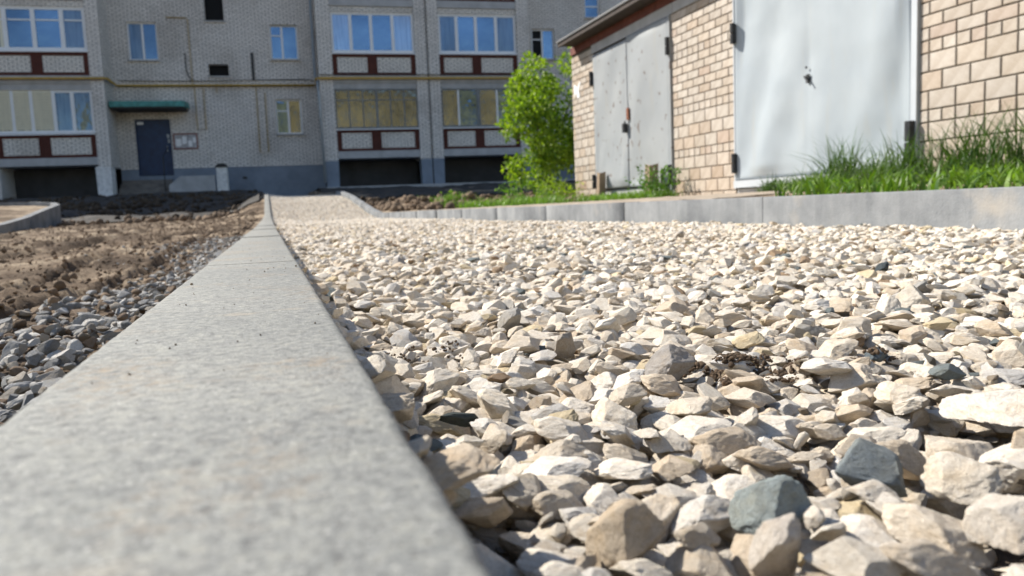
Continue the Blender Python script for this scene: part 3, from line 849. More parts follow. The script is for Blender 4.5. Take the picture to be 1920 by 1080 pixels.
if bricks[300:]:
    o = gbuild(b, 'remaining_bricks', M['bbrick']); o['kind'] = 'stuff'; o['tint'] = [.55, .47, .37]
# lintel, red board, soffit, roof
gbuild(MB().box(GXF - .012, GXF + .2, DL0 - .06, DL1 + .06, 2.395, 2.528), 'lintel', M['slab'])
gbuild(MB().box(GXF - .008, GXF + .2, -1.5, DL0 - .062, 2.40, 2.53), 'lintel', M['slab'])
gbuild(MB().box(GXF - .016, GXF + .04, -1.5, 12.744, 2.532, 2.655), 'fascia_board', M['redboard'])
OX = 4.84
roof = gbuild(MB().box(OX, GXF + 6.1, -1.6, 12.63, 2.705, 2.735), 'roof', M['roof'])
gbuild(MB().box(OX - .012, OX + .012, -1.6, 12.62, 2.716, 2.742), 'fascia', M['fascia'], roof)
gbuild(MB().box(OX + .012, OX + .04, -1.6, 12.615, 2.645, 2.704), 'eave_board', M['soffit'], roof)
gbuild(MB().box(OX + .042, GXF + 6, -1.5, 12.60, 2.657, 2.703), 'soffit', M['soffit'], roof)
gbuild(MB().box(GXF - .05, GXF + .10, 12.40, 12.52, 2.737, 2.86).box(GXF + .25, GXF + .37, 12.38, 12.5, 2.737, 2.82), 'roof_brick', M['whitewash'], roof)

def sheet(name, y0, y1, z0, z1, amp, sd, mat, x=GXF - .02, nseg=(46, 60), centre=None):
    ys = np.linspace(y0, y1, nseg[0]); zs = np.linspace(z0, z1, nseg[1]); Y, Z = np.meshgrid(ys, zs)
    D = amp * (fbm(Y * 1.5 + Z * .5, Z * .55, sd, 2) + .10 * fbm(Y * 4, Z * 3, sd + 5, 2))
    edge = np.minimum(np.minimum(Y - y0, y1 - Y), np.minimum(Z - z0, z1 - Z)); D = D * np.clip(edge / .12, 0, 1)
    if centre is not None:
        D = D + .014 * np.exp(-((Y - centre[0]) / .07) ** 2 - ((Z - centre[1]) / .22) ** 2) + (.004 * np.exp(-((Y - centre[0]) / .03) ** 2) if nseg[0] > 60 else 0)
    V = np.c_[np.full(Y.size, x) + D.ravel(), Y.ravel(), Z.ravel()]
    nx, ny = nseg; i = (np.arange(ny - 1)[:, None] * nx + np.arange(nx - 1)[None, :]).ravel()
    F = np.c_[i, i + nx, i + nx + 1, i + 1]
    n = len(V); V2 = V.copy(); V2[:, 0] = x + .03
    rim = np.concatenate([np.arange(nx), np.arange(1, ny) * nx + nx - 1, (ny - 1) * nx + np.arange(nx - 2, -1, -1), np.arange(ny - 2, 0, -1) * nx])
    F2 = np.c_[rim, np.roll(rim, -1), np.roll(rim, -1) + n, rim + n]
    me = np_mesh(name, np.r_[V, V2] - np.array(GO), np.r_[F, F2], True); me.materials.append(mat)
    return me
def hinge(y, z, parent, h=.22, r=.03):
    gbuild(MB().tube([(GXF - .05, y, z - h / 2), (GXF - .05, y, z - .006)], r).tube([(GXF - .05, y, z + .006), (GXF - .05, y, z + h / 2)], r).box(GXF - .045, GXF + .01, y - .02, y + .02, z - h / 2 + .01, z + h / 2 - .01), 'hinge', M['iron'], parent)
# grey door, two leaves
dg = empty('garage_door'); dg.parent = gar; dg['label'] = 'dented pale grey sheet metal door with rust marks'
o = link('door_leaf', sheet('door_leaf', 10.558, DL1 - .01, .22, 2.355, .040, 5, M['doorgrey'], GXF - .026, centre=(10.62, 1.2)), None, dg)
o = link('door_leaf', sheet('door_leaf', DL0 + .05, 10.571, .22, 2.386, .040, 9, M['doorgrey'], GXF - .021, centre=(10.54, 1.2)), None, dg)
gbuild(MB().box(GXF - .03, GXF + .02, DL0 - .005, DL0 + .042, .15, 2.39), 'door_frame', M['doorgrey'], dg)
for hy_, hz_ in ((11.82, 2.0), (9.30, 2.0), (9.30, .36), (11.82, .36)): hinge(hy_, hz_, dg)
gbuild(MB().box(GXF - .050, GXF - .030, 10.49, 10.56, 1.20, 1.37), 'rust_plate', M['rust'], dg)
gbuild(MB().box(GXF - .095, GXF - .03, 10.56, 10.62, 1.02, 1.15).tube([(GXF - .06, 10.575, 1.15), (GXF - .06, 10.58, 1.185), (GXF - .06, 10.605, 1.185), (GXF - .06, 10.61, 1.15)], .007), 'padlock', M['iron'], dg)
# white door
dw = empty('garage_door'); dw.parent = gar; dw['label'] = 'large plain white sheet metal door with shallow dents'
link('door_leaf', sheet('door_leaf', DR0 + .066, DR1 - .02,   .20, 2.42, .060, 15, M['doorwhite'], GXF - .024, (84, 60), centre=(6.56, 1.28)), None, dw)
gbuild(MB().box(GXF - .03, GXF + .02, DR0 + .002, DR0 + .062, .10, 2.42), 'door_frame', M['whitemetal'], dw)
gbuild(MB().box(GXF - .05, GXF + .02, DR0 + .03, DR1 - .01, .112, .192), 'bottom_rail', M['whitemetal'], dw)
gbuild(MB().box(GXF - .03, GXF + .02, DR1 - .018, DR1 + .004, .10, 2.42), 'door_frame', M['whitemetal'], dw)
for hy_, hz_ in ((7.80, 1.83), (7.80, .39)): hinge(hy_, hz_, dw)
hinge(5.245, .40, dw, .34, .04)
gbuild(MB().tube([(GXF - .03, 6.56, 1.14), (GXF - .06, 6.56, 1.15), (GXF - .06, 6.50, 1.08)], .009).box(GXF - .035, GXF - .018, 6.53, 6.57, 1.09, 1.17).tube([(GXF - .02, 6.575, 1.24), (GXF - .03, 6.575, 1.24)], .012), 'door_handle', M['iron'], dw)
# white paint mark on the far pier
gbuild(MB().prism([(12.66, 2.02), (12.60, 2.03), (12.52, 1.97), (12.40, 2.05), (12.36, 2.03), (12.46, 1.93), (12.42, 1.80), (12.50, 1.78), (12.56, 1.90), (12.65, 1.82)], 0, GXF - .006, GXF - .003), 'paint_mark', M['paint'])
# stubs standing before the grey door
for i, (y_, x_, h_, w_, lab) in enumerate(((11.35, 5.0, .50, .11, 'short squat wooden stub before the far leaf of the grey garage door'), (9.62, 4.98, .52, .14, 'wooden stub with a pale cut top beside the near hinge of the grey door'))):
    g = float(ground_z(np.array([x_]), np.array([y_]))[0])
    b = MB().prism([(x_ - w_ / 2, y_ - w_ / 2), (x_ + w_ / 2, y_ - w_ / 2.3), (x_ + w_ / 2.2, y_ + w_ / 2), (x_ - w_ / 2.1, y_ + w_ / 2.2)], 2, g - .05, g + h_ - .08)
    for k in range(4, 8):
        b.v[k] = (b.v[k][0] + .02, b.v[k][1], b.v[k][2] + (.03 if k % 2 else 0))
    tag(b.build('wooden_stub', M['wood']), lab, 'post')

# ---------------------------------------------------------------- apartment building
BD, RD, BZ = 30.3, 31.7, .88
apt = empty('apartment_building', (math.sin(math.radians(3.25)) * BD, math.cos(math.radians(3.25)) * BD, BZ), -math.radians(3.25))
tag(apt, 'grey-white brick apartment block with red-trimmed loggias standing in shade', 'building')
AO = (0, BD, BZ)
def ab(b, name, mat, parent=None, smooth=False): return b.build(name, mat, parent or apt, AO, smooth)
TOP = 17.2
# walls with real openings
def wall_with_holes(s0, s1, z0, z1, d0, d1, holes):
    ss = sorted({s0, s1, *[h[0] for h in holes], *[h[1] for h in holes]}); zz = sorted({z0, z1, *[h[2] for h in holes], *[h[3] for h in holes]})
    b = MB()
    for i in range(len(ss) - 1):
        run = None
        for j in range(len(zz) - 1):
            cs, cz = (ss[i] + ss[i + 1]) / 2, (zz[j] + zz[j + 1]) / 2
            hole = any(h[0] < cs < h[1] and h[2] < cz < h[3] for h in holes)
            if not hole:
                if run is None: run = [zz[j], zz[j + 1]]
                else: run[1] = zz[j + 1]
            if hole or j == len(zz) - 2:
                if run: b.box(ss[i], ss[i + 1], d0, d1, run[0], run[1])
                run = None
    return b
WA, WB, WC = (-6.30, -5.28, 5.93, 7.30), (-1.30, -.28, 5.98, 7.27), (-1.28, -.32, 3.17, 4.48)
STAIR, VENT, DOOR = (-3.57, -2.90, 7.38, 8.75), (-3.58, -2.87, 5.36, 5.79), (-6.30, -5.09, 1.72, 3.78)
ab(wall_with_holes(-6.9, .42, 1.95, TOP, RD, RD + .4, [WA, WB, WC, STAIR, VENT, DOOR]), 'wall', M['wall'])
WR1, WR2 = (9.05, 10.03, 6.04, 7.26), (11.40, 12.06, 7.75, 9.1)
ab(wall_with_holes(8.5, 22, 1.95, TOP, RD, RD + .4, [WR1, WR2]), 'wall', M['wall'])
for q in ((-6.9, -6.30, .03, 1.95), (-5.09, .42, .03, 1.95), (8.5, 22, .03, 1.95), (-6.299, -5.091, 0, 1.715)):
    ab(MB().box(q[0], q[1], RD - q[2], RD + .3, .3, q[3]), 'plinth', M['plaster'])
ab(MB().box(-22, 22, RD + .7, RD + 12, .3, TOP), 'rear_wall', M['darkwall'])
ab(MB().box(-22, 22, BD - .3, RD + 12.2, TOP, TOP + .3), 'roof', M['roof'])
# pilasters
for s0, s1 in ((-7.32, -6.9), (.42, .93), (4.03, 4.475), (4.505, 4.95), (8.04, 8.51)):
    ab(MB().box(s0, s1, BD, RD + .4, 2.0, TOP), 'pilaster', M['wall'])
for s0, s1, mt in ((-7.42, -6.92, 'whitewash'), (.44, .93, 'plaster'), (4.05, 4.475, 'plaster'), (4.505, 4.94, 'plaster'), (8.05, 8.51, 'plaster')):
    ab(MB().prism([(s0, 2.0), (s1, 2.0), (s1 - .02, .3), (s0 + .03, .3)], 1, BD - .02, BD + .6), 'pillar', M[mt])
ab(MB().box(-13.5, -10.42, BD, RD + .4, .3, TOP), 'wall', M['wall'])
# void back walls under the loggias
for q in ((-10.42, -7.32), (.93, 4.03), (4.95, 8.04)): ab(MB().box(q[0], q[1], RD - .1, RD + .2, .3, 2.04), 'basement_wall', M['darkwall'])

def pane(s0, s1, z0, z1, d, mat, parent): ab(MB().box(s0, s1, d, d + .012, z0, z1), 'pane', mat, parent)
def framed_window(s0, s1, z0, z1, d, mull, trans, mats, fmat, fw_=.055, depth=.07, name='window'):
    """mull: inner mullion positions; trans: {bay: transom z}; mats: per bay glass"""
    w = empty(name); w.parent = apt
    b = MB().box(s0, s1, d, d + depth, z0, z0 + fw_).box(s0, s1, d, d + depth, z1 - fw_, z1)
    xs = [s0] + list(mull) + [s1]
    for i, x in enumerate(xs):
        a = x if i == 0 else (x - fw_ if i == len(xs) - 1 else x - fw_ * .7); b.box(a, a + (fw_ if i in (0, len(xs) - 1) else fw_ * 1.4), d - .003, d + depth - .003, z0 + fw_, z1 - fw_)
    for i in range(len(xs) - 1):
        if i in trans: b.box(xs[i] + fw_, xs[i + 1] - fw_ * .7, d + .002, d + depth - .006, trans[i] - .025, trans[i] + .025)
    ab(b, 'frame', fmat, w)
    for i in range(len(xs) - 1):
        lo, hi = xs[i] + fw_ * .6, xs[i + 1] - fw_ * .6
        if i in trans:
            pane(lo, hi, z0 + fw_ * .8, trans[i] - .02, d + .03, mats[i], w); pane(lo, hi, trans[i] + .02, z1 - fw_ * .8, d + .03, mats[i], w)
        else: pane(lo, hi, z0 + fw_ * .8, z1 - fw_ * .8, d + .03, mats[i], w)
    return w
def sill(s0, s1, z, d, mat, parent): ab(MB().box(s0 - .04, s1 + .04, d - .09, d + .05, z - .045, z - .004), 'sill', mat, parent)
G, GG, GL_, GB, GO_ = M['glass'], M['glass_grey'], M['glass_lace'], M['glass_blind'], M['glass_old']
for (s0, s1, z0, z1), mull, tr, mt in ((WA, [-5.79], {}, [GG, G]), (WB, [-.86], {0: 6.88}, [G, G]), (WC, [-.81], {0: 4.05}, [G, GO_]), (WR1, [9.52], {0: 6.85}, [M['void'], G]), (WR2, [], {0: 8.22}, [G])):
    w = framed_window(s0, s1, z0, z1, RD + .10, mull, tr, mt, M['white'])
    sill(s0, s1, z0, RD, M['slab'], w)
ab(MB().box(STAIR[0], STAIR[1], RD + .25, RD + .27, STAIR[2], STAIR[3]), 'stair_opening', M['void'])
ab(MB().box(STAIR[0] - .05, STAIR[1] + .05, RD - .06, RD + .2, STAIR[2] - .05, STAIR[2] - .003), 'sill', M['slab'])
ab(MB().box(VENT[0], VENT[1], RD + .25, RD + .27, VENT[2], VENT[3]), 'vent_opening', M['void'])
ab(MB().box(VENT[0] - .04, VENT[1] + .04, RD - .04, RD + .2, VENT[2] - .06, VENT[2] - .003), 'sill', M['slab'])

def loggia(s0, s1, floor, glz, lefty=False):
    dz = 2.8 * (floor - 2)
    zb, zt, wb, wt = 5.15 + dz, 5.93 + dz, 6.0 + dz, 7.46 + dz
    p = empty('loggia'); p.parent = apt
    # red frame with two recessed pale panels
    mid = (s0 + s1) / 2 - .08
    ab(MB().box(s0, s1, BD + .04, BD + .2, zb, zb + .10).box(s0, s1, BD + .04, BD + .2, zt - .10, zt).box(s0, s0 + .17, BD + .04, BD + .2, zb + .10, zt - .10).box(s1 - .17, s1, BD + .04, BD + .2, zb + .10, zt - .10).box(mid - .18, mid + .18, BD + .04, BD + .2, zb + .10, zt - .10), 'parapet_frame', M['red'], p)
    for a, c in ((s0 + .17, mid - .18), (mid + .18, s1 - .17)):
        ab(MB().box(a, c, BD + .065, BD + .2, zb + .10, zt - .10), 'brick_panel', M['panel'], p)
    ab(MB().box(s0, s1, BD + .02, RD + .4, zb - .27, zb - .003), 'floor_slab', M['slab'], p)
    ab(MB().box(s0, s1, BD - .02, BD + .22, zt + .002, zt + .045), 'sill', M['white'], p)
    ab(MB().box(s0, s1, BD + .06, BD + .2, wt, wt + .36), 'lintel_wall', M['panel'] if floor == 2 else M['slab'], p)
    ab(MB().box(s0, s1, RD, RD + .2, zb, zb + 2.8), 'back_wall', M['panel'], p)
    glz(s0, s1, wb, wt)
def white4(mats, k=(0.235, .48, .74), tr=None):
    return lambda a, c, z0, z1: framed_window(a + .01, c - .01, z0, z1, BD + .10, [a + (c - a) * q for q in k], tr or {}, mats, M['white'], .085)
def old_glazing(a, c, z0, z1):
    w = empty('window'); w.parent = apt; b = MB()
    b.box(a, c, BD + .08, BD + .14, z0, z0 + .05).box(a, c, BD + .08, BD + .14, z1 - .06, z1)
    n = 6
    for i in range(n + 1):
        x = a + (c - a) * i / n; wd = .045 if i in (0, 3, n) else .025
        b.box(max(a, x - wd), min(c, x + wd), BD + .085, BD + .135, z0 + .05, z1 - .06)
    b.box(a, c, BD + .09, BD + .13, z1 - .43, z1 - .39)
    ab(b, 'frame', M['oldframe'], w)
    for i in range(n):
        x0, x1 = a + (c - a) * i / n + .02, a + (c - a) * (i + 1) / n - .02
        pane(x0, x1, z0 + .04, z1 - .40, BD + .105 + .004 * (i % 2), GO_, w); pane(x0, x1, z1 - .40, z1 - .05, BD + .108, GO_, w)
def split_glazing(a, c, z0, z1):
    m_ = (a + c) / 2 - .08
    w = empty('window'); w.parent = apt
    ab(MB().box(a, c, BD + .08, BD + .15, z0, z0 + .06).box(a, c, BD + .08, BD + .15, z1 - .06, z1).box(m_ - .07, m_ + .07, BD + .078, BD + .148, z0 + .06, z1 - .06).box(a, a + .06, BD + .078, BD + .148, z0 + .06, z1 - .06).box(c - .06, c, BD + .078, BD + .148, z0 + .06, z1 - .06), 'frame', M['oldframe'], w)
    for x in (a + (m_ - a) * .46, m_ + (c - m_) * .46):
        ab(MB().box(x - .035, x + .035, BD + .082, BD + .14, z0 + .06, z1 - .06), 'mullion', M['white'], w)
    for x0, x1 in ((a + .05, m_ - .06), (m_ + .06, c - .05)):
        xm = x0 + (x1 - x0) * .46
        pane(x0, xm, z0 + .05, z1 - .05, BD + .11, GO_, w); pane(xm, x1, z0 + .05, z1 - .05, BD + .114, G, w)
def left_upper(a, c, z0, z1):
    framed_window(a + .01, c - .01, z0, z1, BD + .10, [-9.83, -8.96, -8.08], {0: 7.02, 1: 7.02, 2: 7.02, 3: 7.02}, [GB, G, G, GG], M['white'], .10)
loggia(-10.42, -7.32, 2, left_upper)
loggia(-10.42, -7.32, 1, lambda a, c, z0, z1: framed_window(a + .01, c - .01, z0, z1, BD + .10, [-9.86, -9.27, -8.57, -7.98], {}, [GB, GB, GB, GG, GG], M['white'], .085))
loggia(.93, 4.03, 2, white4([GL_, G, G, GL_]))
loggia(.93, 4.03, 1, old_glazing)
loggia(4.95, 8.04, 2, white4([GG, G, G, GG]))
loggia(4.95, 8.04, 1, split_glazing)
for s0, s1 in ((-10.42, -7.32), (.93, 4.03), (4.95, 8.04)):
    loggia(s0, s1, 3, white4([GL_, G, G, GL_]))
    ab(MB().box(s0, s1, BD + .06, RD + .3, 5.15 + 2.8 + 2.67, TOP), 'upper_wall', M['wall'])
# curtains of slatted blinds behind the lower left glazing are drawn as slats
bl = empty('window_blind'); bl.parent = apt
for a, c in ((-10.30, -9.90), (-9.80, -9.32), (-9.21, -8.63)):
    for k in range(15):
        z = 3.34 + k * .092
        ab(MB().box(a, c, BD + .085, BD + .092, z, z + .078), 'slat', M.setdefault('blind', simple('cream_blind', (0.72, 0.67, 0.50), 0.7, 0.05)), bl)
# entrance
dr = empty('entrance_door'); dr.parent = apt
ab(MB().box(DOOR[0] + .03, DOOR[1] - .03, RD + .06, RD + .12, DOOR[2] + .02, DOOR[3] - .03), 'door_leaf', M['bluedoor'], dr)
ab(MB().box(DOOR[0], DOOR[0] + .03, RD - .01, RD + .2, DOOR[2], DOOR[3]).box(DOOR[1] - .03, DOOR[1], RD - .01, RD + .2, DOOR[2], DOOR[3]).box(DOOR[0] + .03, DOOR[1] - .03, RD - .01, RD + .2, DOOR[3] - .03, DOOR[3]), 'door_frame', M['bluedoor'], dr)
ab(MB().box(-6.24, -6.02, RD + .048, RD + .058, 3.60, 3.70), 'number_plate', M['paint'], dr)
ab(MB().box(-5.24, -5.16, RD + .04, RD + .059, 3.10, 3.24).box(-5.22, -5.15, RD + .04, RD + .059, 2.92, 3.06), 'intercom', M['metalgrey'], dr)
ab(MB().tube([(-5.25, RD + .06, 2.80), (-5.25, RD - .02, 2.80), (-5.25, RD - .02, 2.60), (-5.25, RD + .06, 2.60)], .014), 'door_handle', M['metalgrey'], dr)
cn = ab(MB().prism([(BD + .25, 4.10), (RD - .005, 4.16), (RD - .005, 4.36), (BD + .25, 4.30)], 0, -6.86, -4.36), 'canopy', M['teal'])
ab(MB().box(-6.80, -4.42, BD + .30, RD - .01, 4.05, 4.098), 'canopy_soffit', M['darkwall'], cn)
nb_ = ab(MB().box(-5.02, -4.16, RD - .03, RD - .002, 2.66, 3.25), 'notice_board', M['noticeframe'])
ab(MB().box(-4.97, -4.21, RD - .036, RD - .031, 2.71, 3.20), 'notice_panel', M['notice'], nb_)
for a, c, z0, z1 in ((-4.93, -4.75, 2.78, 3.05), (-4.70, -4.55, 2.86, 3.14), (-4.50, -4.36, 2.76, 2.98), (-4.33, -4.23, 2.9, 3.1)):
    ab(MB().box(a, c, RD - .041, RD - .037, z0, z1), 'notice', M['paint'], nb_)
for k in range(4):
    ab(MB().box(-6.88, -5.16, BD + .35 + .3 * k, RD - .03, .5, 1.08 + .16 * k), 'step', M['dirty'])
ab(MB().prism([(-5.15, .5), (-5.15, 1.30), (-4.75, 1.62), (-3.55, 1.62), (-3.55, .5)], 1, BD + .45, BD + .62), 'ramp_wall', M['slab'])
ab(MB().tube([(-5.30, BD + .6, 1.0), (-5.30, BD + .6, 2.35), (-5.20, RD - .1, 2.75)], .02), 'handrail', M['iron'])
ps = ab(MB().prism([(-3.50, .5), (-3.10, .5), (-3.11, 1.90), (-3.48, 1.90)], 1, BD + .4, BD + .75), 'entrance_post', M['whitewash'])
ab(MB().prism([(-3.53, 1.903), (-3.07, 1.903), (-3.18, 2.03), (-3.42, 2.03)], 1, BD + .37, BD + .78), 'post_cap', M['black'], ps)
ab(MB().box(-2.65, -2.50, RD - .06, RD - .032, 1.50, 1.58), 'drain_hole', M['black'])
# gas pipes and cables
gp_ = ab(MB().tube([(-13.4, BD - .09, 5.03), (-6.86, BD - .09, 5.03), (-6.78, BD - .02, 5.03), (-6.78, RD - .2, 5.0), (-6.7, RD - .1, 5.0), (.22, RD - .1, 5.0), (.30, RD - .2, 5.0), (.30, BD, 5.03), (.38, BD - .09, 5.03), (8.55, BD - .09, 5.03)], .047, 10), 'gas_pipe', M['pipe'], smooth=True)
for pts in ([(-4.13, 4.95), (-4.13, 3.39), (-3.82, 3.39), (-3.82, 4.9)], [(-1.93, 4.95), (-1.95, 2.5), (-1.63, 2.5), (-1.62, 4.72)], [(-3.35, 4.95), (-3.35, 4.72)]):
    ab(MB().tube([(s, RD - .05, z) for s, z in pts], .019), 'branch_pipe', M['thinpipe'], gp_)
ab(MB().tube([(-4.92, RD - .03, 7.47), (-4.90, RD - .05, 7.47), (-4.22, RD - .05, 7.46), (-4.18, RD - .05, 7.40), (-4.18, RD - .05, 5.05)], .018), 'branch_pipe', M['thinpipe'], gp_)
for pts in ([(-6.7, 5.19), (-4.2, 5.17), (-2.0, 5.2), (-.2, 5.22), (.3, 5.18)], [(-4.36, 6.2), (-4.36, 5.6), (-4.30, 5.35), (-4.2, 5.2)]):
    ab(MB().tube([(s, RD - .04, z) for s, z in pts], .016), 'cable', M['black'])
ab(MB().tube([(.43, BD - .03, 5.17), (8.5, BD - .03, 5.17)], .014), 'cable', M['black'])
ab(MB().box(-2.03, -1.95, RD - .06, RD - .003, 5.22, 6.22), 'cable_duct', M['iron'])
ab(MB().tube([(.27, RD - .12, TOP), (.27, RD - .12, 5.3), (.34, BD - .02, 4.9), (.36, BD - .07, 4.4), (.40, BD - .07, 1.2)], .05, 10), 'drainpipe', M['metalgrey'], smooth=True)
ab(MB().tube([(4.49, BD - .02, TOP), (4.49, BD - .02, .9)], .018), 'cable', M['black'])
# strip of paving along the foot of the building
pv = ab(MB().box(.4, 22, BD - 1.3, BD - .05, .70, .985).box(-13.5, -6.95, BD - .6, BD - .05, .70, .90), 'paving', M['slab'])

# ---------------------------------------------------------------- house behind the camera, mirrored in the panes
hs = empty('yellow_house', (0, -34, 0)); tag(hs, 'sunlit yellow house behind the viewer, seen only mirrored in the panes', 'building')
b = MB().box(-26, 30, -46, -34, -1, 14.2); b.build('wall', M['yellowwall'], hs, (0, -34, 0))
MB().box(-26.4, 30.4, -46.4, -33.6, 14.2, 14.6).build('roof', M['roof'], hs, (0, -34, 0))
for k in range(13):
    for f in range(4):
        x = -24 + k * 4.1; z = 1.2 + f * 3.0
        MB().box(x, x + 1.9, -34.0, -33.97, z, z + 1.7).build('window', M['oldframe'], hs, (0, -34, 0))

# ---------------------------------------------------------------- planter on the left
pk = empty('planter_kerb', (-6, 13, 0)); tag(pk, 'curved pale concrete kerb around a planting bed at the left edge', 'kerb')
arc = [(-2.65, 8.6, .01), (-2.86, 10, .046), (-3.06, 11.2, .09), (-3.26, 12.5, .143), (-3.38, 13.8, .25), (-3.43, 15, .361), (-3.62, 15.6, .41), (-4.1, 16.1, .45), (-5, 16.4, .47), (-7, 16.5, .48)]
for i in range(len(arc) - 1):
    if i == 2: arcgap = .10
    else: arcgap = .004
    p0, p1 = Vector(arc[i]), Vector(arc[i + 1]); d = (p1 - p0).normalized(); q = Vector((d.y, -d.x, 0)) * .05
    p1 = p1 - d * arcgap
    b = MB(); b.v = [tuple(p0 - q), tuple(p0 + q), tuple(p1 + q), tuple(p1 - q)] + [tuple(v - Vector((0, 0, .42))) for v in (p0 - q, p0 + q, p1 + q, p1 - q)]
    b.f = [(0, 1, 2, 3), (7, 6, 5, 4), (0, 4, 5, 1), (1, 5, 6, 2), (2, 6, 7, 3), (3, 7, 4, 0)]
    o = b.build('kerb_block', M['kerb2'], pk, (-6, 13, 0))
b = MB(); b.quad(*[(x - .04, y, z - .06) for x, y, z in arc], (-9, 12, .2), (-5, 8.6, -.05)); tag(b.build('planting_bed', M['soil']), 'raised bed of dark soil inside the curved kerb', kind='structure')

# ---------------------------------------------------------------- plants
def leaves_mesh(name, C, Nn, size, cols, mat, ratio=.55):
    """pointed folded leaves: centre, direction, size"""
    n = len(C); V = np.zeros((n, 6, 3)); d = Nn / np.linalg.norm(Nn, axis=1, keepdims=True)
    a = rng.normal(size=(n, 3)); s = np.cross(d, a); s /= np.linalg.norm(s, axis=1, keepdims=True); up_ = np.cross(s, d)
    L = size[:, None]; w = L * ratio * .5
    V[:, 0] = C; V[:, 1] = C + d * L * .45 + s * w + up_ * w * .35; V[:, 2] = C + d * L * .5 ; V[:, 3] = C + d * L * .45 - s * w + up_ * w * .35
    V[:, 4] = C + d * L - up_ * L * .12; V[:, 5] = C + d * L * .99 - up_ * L * .12
    k = np.arange(n)[:, None] * 6
    F = np.r_[k + np.array([[0, 1, 2]]), k + np.array([[0, 2, 3]]), k + np.array([[1, 4, 2]]), k + np.array([[2, 4, 3]])]
    V[:, 5] = V[:, 4]
    me = np_mesh(name, V.reshape(-1, 3), F, False); me.materials.append(mat)
    at = me.attributes.new('tint', 'FLOAT_VECTOR', 'POINT'); at.data.foreach_set('vector', np.repeat(cols, 6, axis=0).astype(np.float32).ravel())
    return me
def blades(name, B, h, lean, cols, w, mat=None):
    """curved tapering grass blades"""
    n = len(B); K = 4; t = np.linspace(0, 1, K + 1)
    az = rng.uniform(0, 6.283, n); dr_ = np.c_[np.cos(az), np.sin(az), np.zeros(n)]; sd = np.c_[-np.sin(az), np.cos(az), np.zeros(n)]
    tw = rng.uniform(-.8, .8, n); sd = sd * np.cos(tw)[:, None] + dr_ * np.sin(tw)[:, None]
    V = np.zeros((n, (K + 1) * 2, 3))
    for i, q in enumerate(t):
        c = B + dr_ * (h * lean * q ** 2)[:, None]; c[:, 2] += h * (q - .42 * lean * q ** 2.5)
        ww = (w * (1 - q) ** .7 * .5 + .0002)[:, None]
        V[:, 2 * i] = c - sd * ww; V[:, 2 * i + 1] = c + sd * ww
    k = np.arange(n)[:, None] * (K + 1) * 2
    F = np.concatenate([k + np.array([[2 * i, 2 * i + 1, 2 * i + 3, 2 * i + 2]]) for i in range(K)])
    me = np_mesh(name, V.reshape(-1, 3), F, True); me.materials.append(mat or M['blade'])
    at = me.attributes.new('tint', 'FLOAT_VECTOR', 'POINT'); at.data.foreach_set('vector', np.repeat(cols, (K + 1) * 2, axis=0).astype(np.float32).ravel())
    return link(name, me)
def gcols(n, a, c): 
    t = rng.random((n, 1)); return (np.array([a]) * (1 - t) + np.array([c]) * t) * rng.uniform(.75, 1.2, (n, 1))
# tall tufts beside the white door
def tufts(spec):
    B, h, l, w = [], [], [], []
    for x, y, r, n, hh, ln in spec:
        q = rng.normal(0, r, (n, 2)); xx = np.clip(x + q[:, 0], XR1 + .02, GXF - .06); yy = y + q[:, 1]
        B.append(np.c_[xx, yy, ground_z(xx, yy) - .01]); h.append(hh * rng.uniform(.45, 1.15, n)); l.append(ln * rng.uniform(.2, 1.3, n)); w.append(rng.uniform(.008, .017, n))
    return np.concatenate(B), np.concatenate(h), np.concatenate(l), np.concatenate(w)
sp = []
for k in range(36):
    y = random.uniform(1.2, 5.0); sp.append((random.uniform(4.1, 5.0), y, .07, 85, random.uniform(.15, .38), 1.1))
for k in range(26):
    y = random.uniform(5.0, 6.6); sp.append((random.uniform(4.5, 5.0), y, .06, 70, random.uniform(.16, .36) * (1 - .45 * (y - 5.0) / 1.6), 1.0))
sp += [(4.85, 5.75, .07, 160, .55, .8), (4.85, 5.35, .07, 90, .42, 1.0), (4.8, 4.95, .08, 160, .50, .9), (4.7, 4.3, .10, 200, .55, .8), (4.7, 3.9, .10, 160, .58, .9), (4.8, 3.6, .1, 160, .55, .8)]
B, h, l, w = tufts(sp)
tag(blades('grass', B, h, l, gcols(len(B), (.030, .075, .016), (.085, .145, .035)), w), 'tall dark grass tufts growing against the white garage door and wall', 'grass', kind='stuff')
# low bright verge
xs = rng.uniform(1.6, 5.0, 15000); ys = rng.uniform(.6, 6.6, 15000)
kp = (xs > 1.62) & (ys < xs * 1.36 - .08 + .12 * np.sin(xs * 7)) & (fbm(xs * 1.5, ys * 1.5, 51, 2) > -.45); xs, ys = xs[kp], ys[kp]
hc = np.clip(fbm(xs * 3.1, ys * 3.1, 57, 3) + .35, .05, 1.2)
kp = rng.random(len(xs)) < .35 + .6 * hc; xs, ys, hc = xs[kp], ys[kp], hc[kp]
tag(blades('grass', np.c_[xs, ys, ground_z(xs, ys) - .005], .025 + .13 * hc * rng.uniform(.4, 1.2, len(xs)), rng.uniform(.3, 1.3, len(xs)), gcols(len(xs), (.05, .12, .016), (.15, .25, .035)), rng.uniform(.006, .014, len(xs))), 'uneven weedy green verge behind the weathered kerb', 'grass', kind='stuff')
n_ = 9000; xs = rng.uniform(1.64, 4.9, n_); ys = rng.uniform(.6, 6.4, n_); kp = (ys < xs * 1.36 - .15) & (fbm(xs * 2.2, ys * 2.2, 59, 2) > .0); xs, ys = xs[kp], ys[kp]
me = leaves_mesh('weed_leaves', np.c_[xs, ys, ground_z(xs, ys) + rng.uniform(.0, .06, len(xs))], rng.normal(0, 1, (len(xs), 3)) + np.array([0, 0, .5]), rng.uniform(.014, .036, len(xs)), gcols(len(xs), (.07, .16, .02), (.17, .28, .035)), M['leaf'], .7)
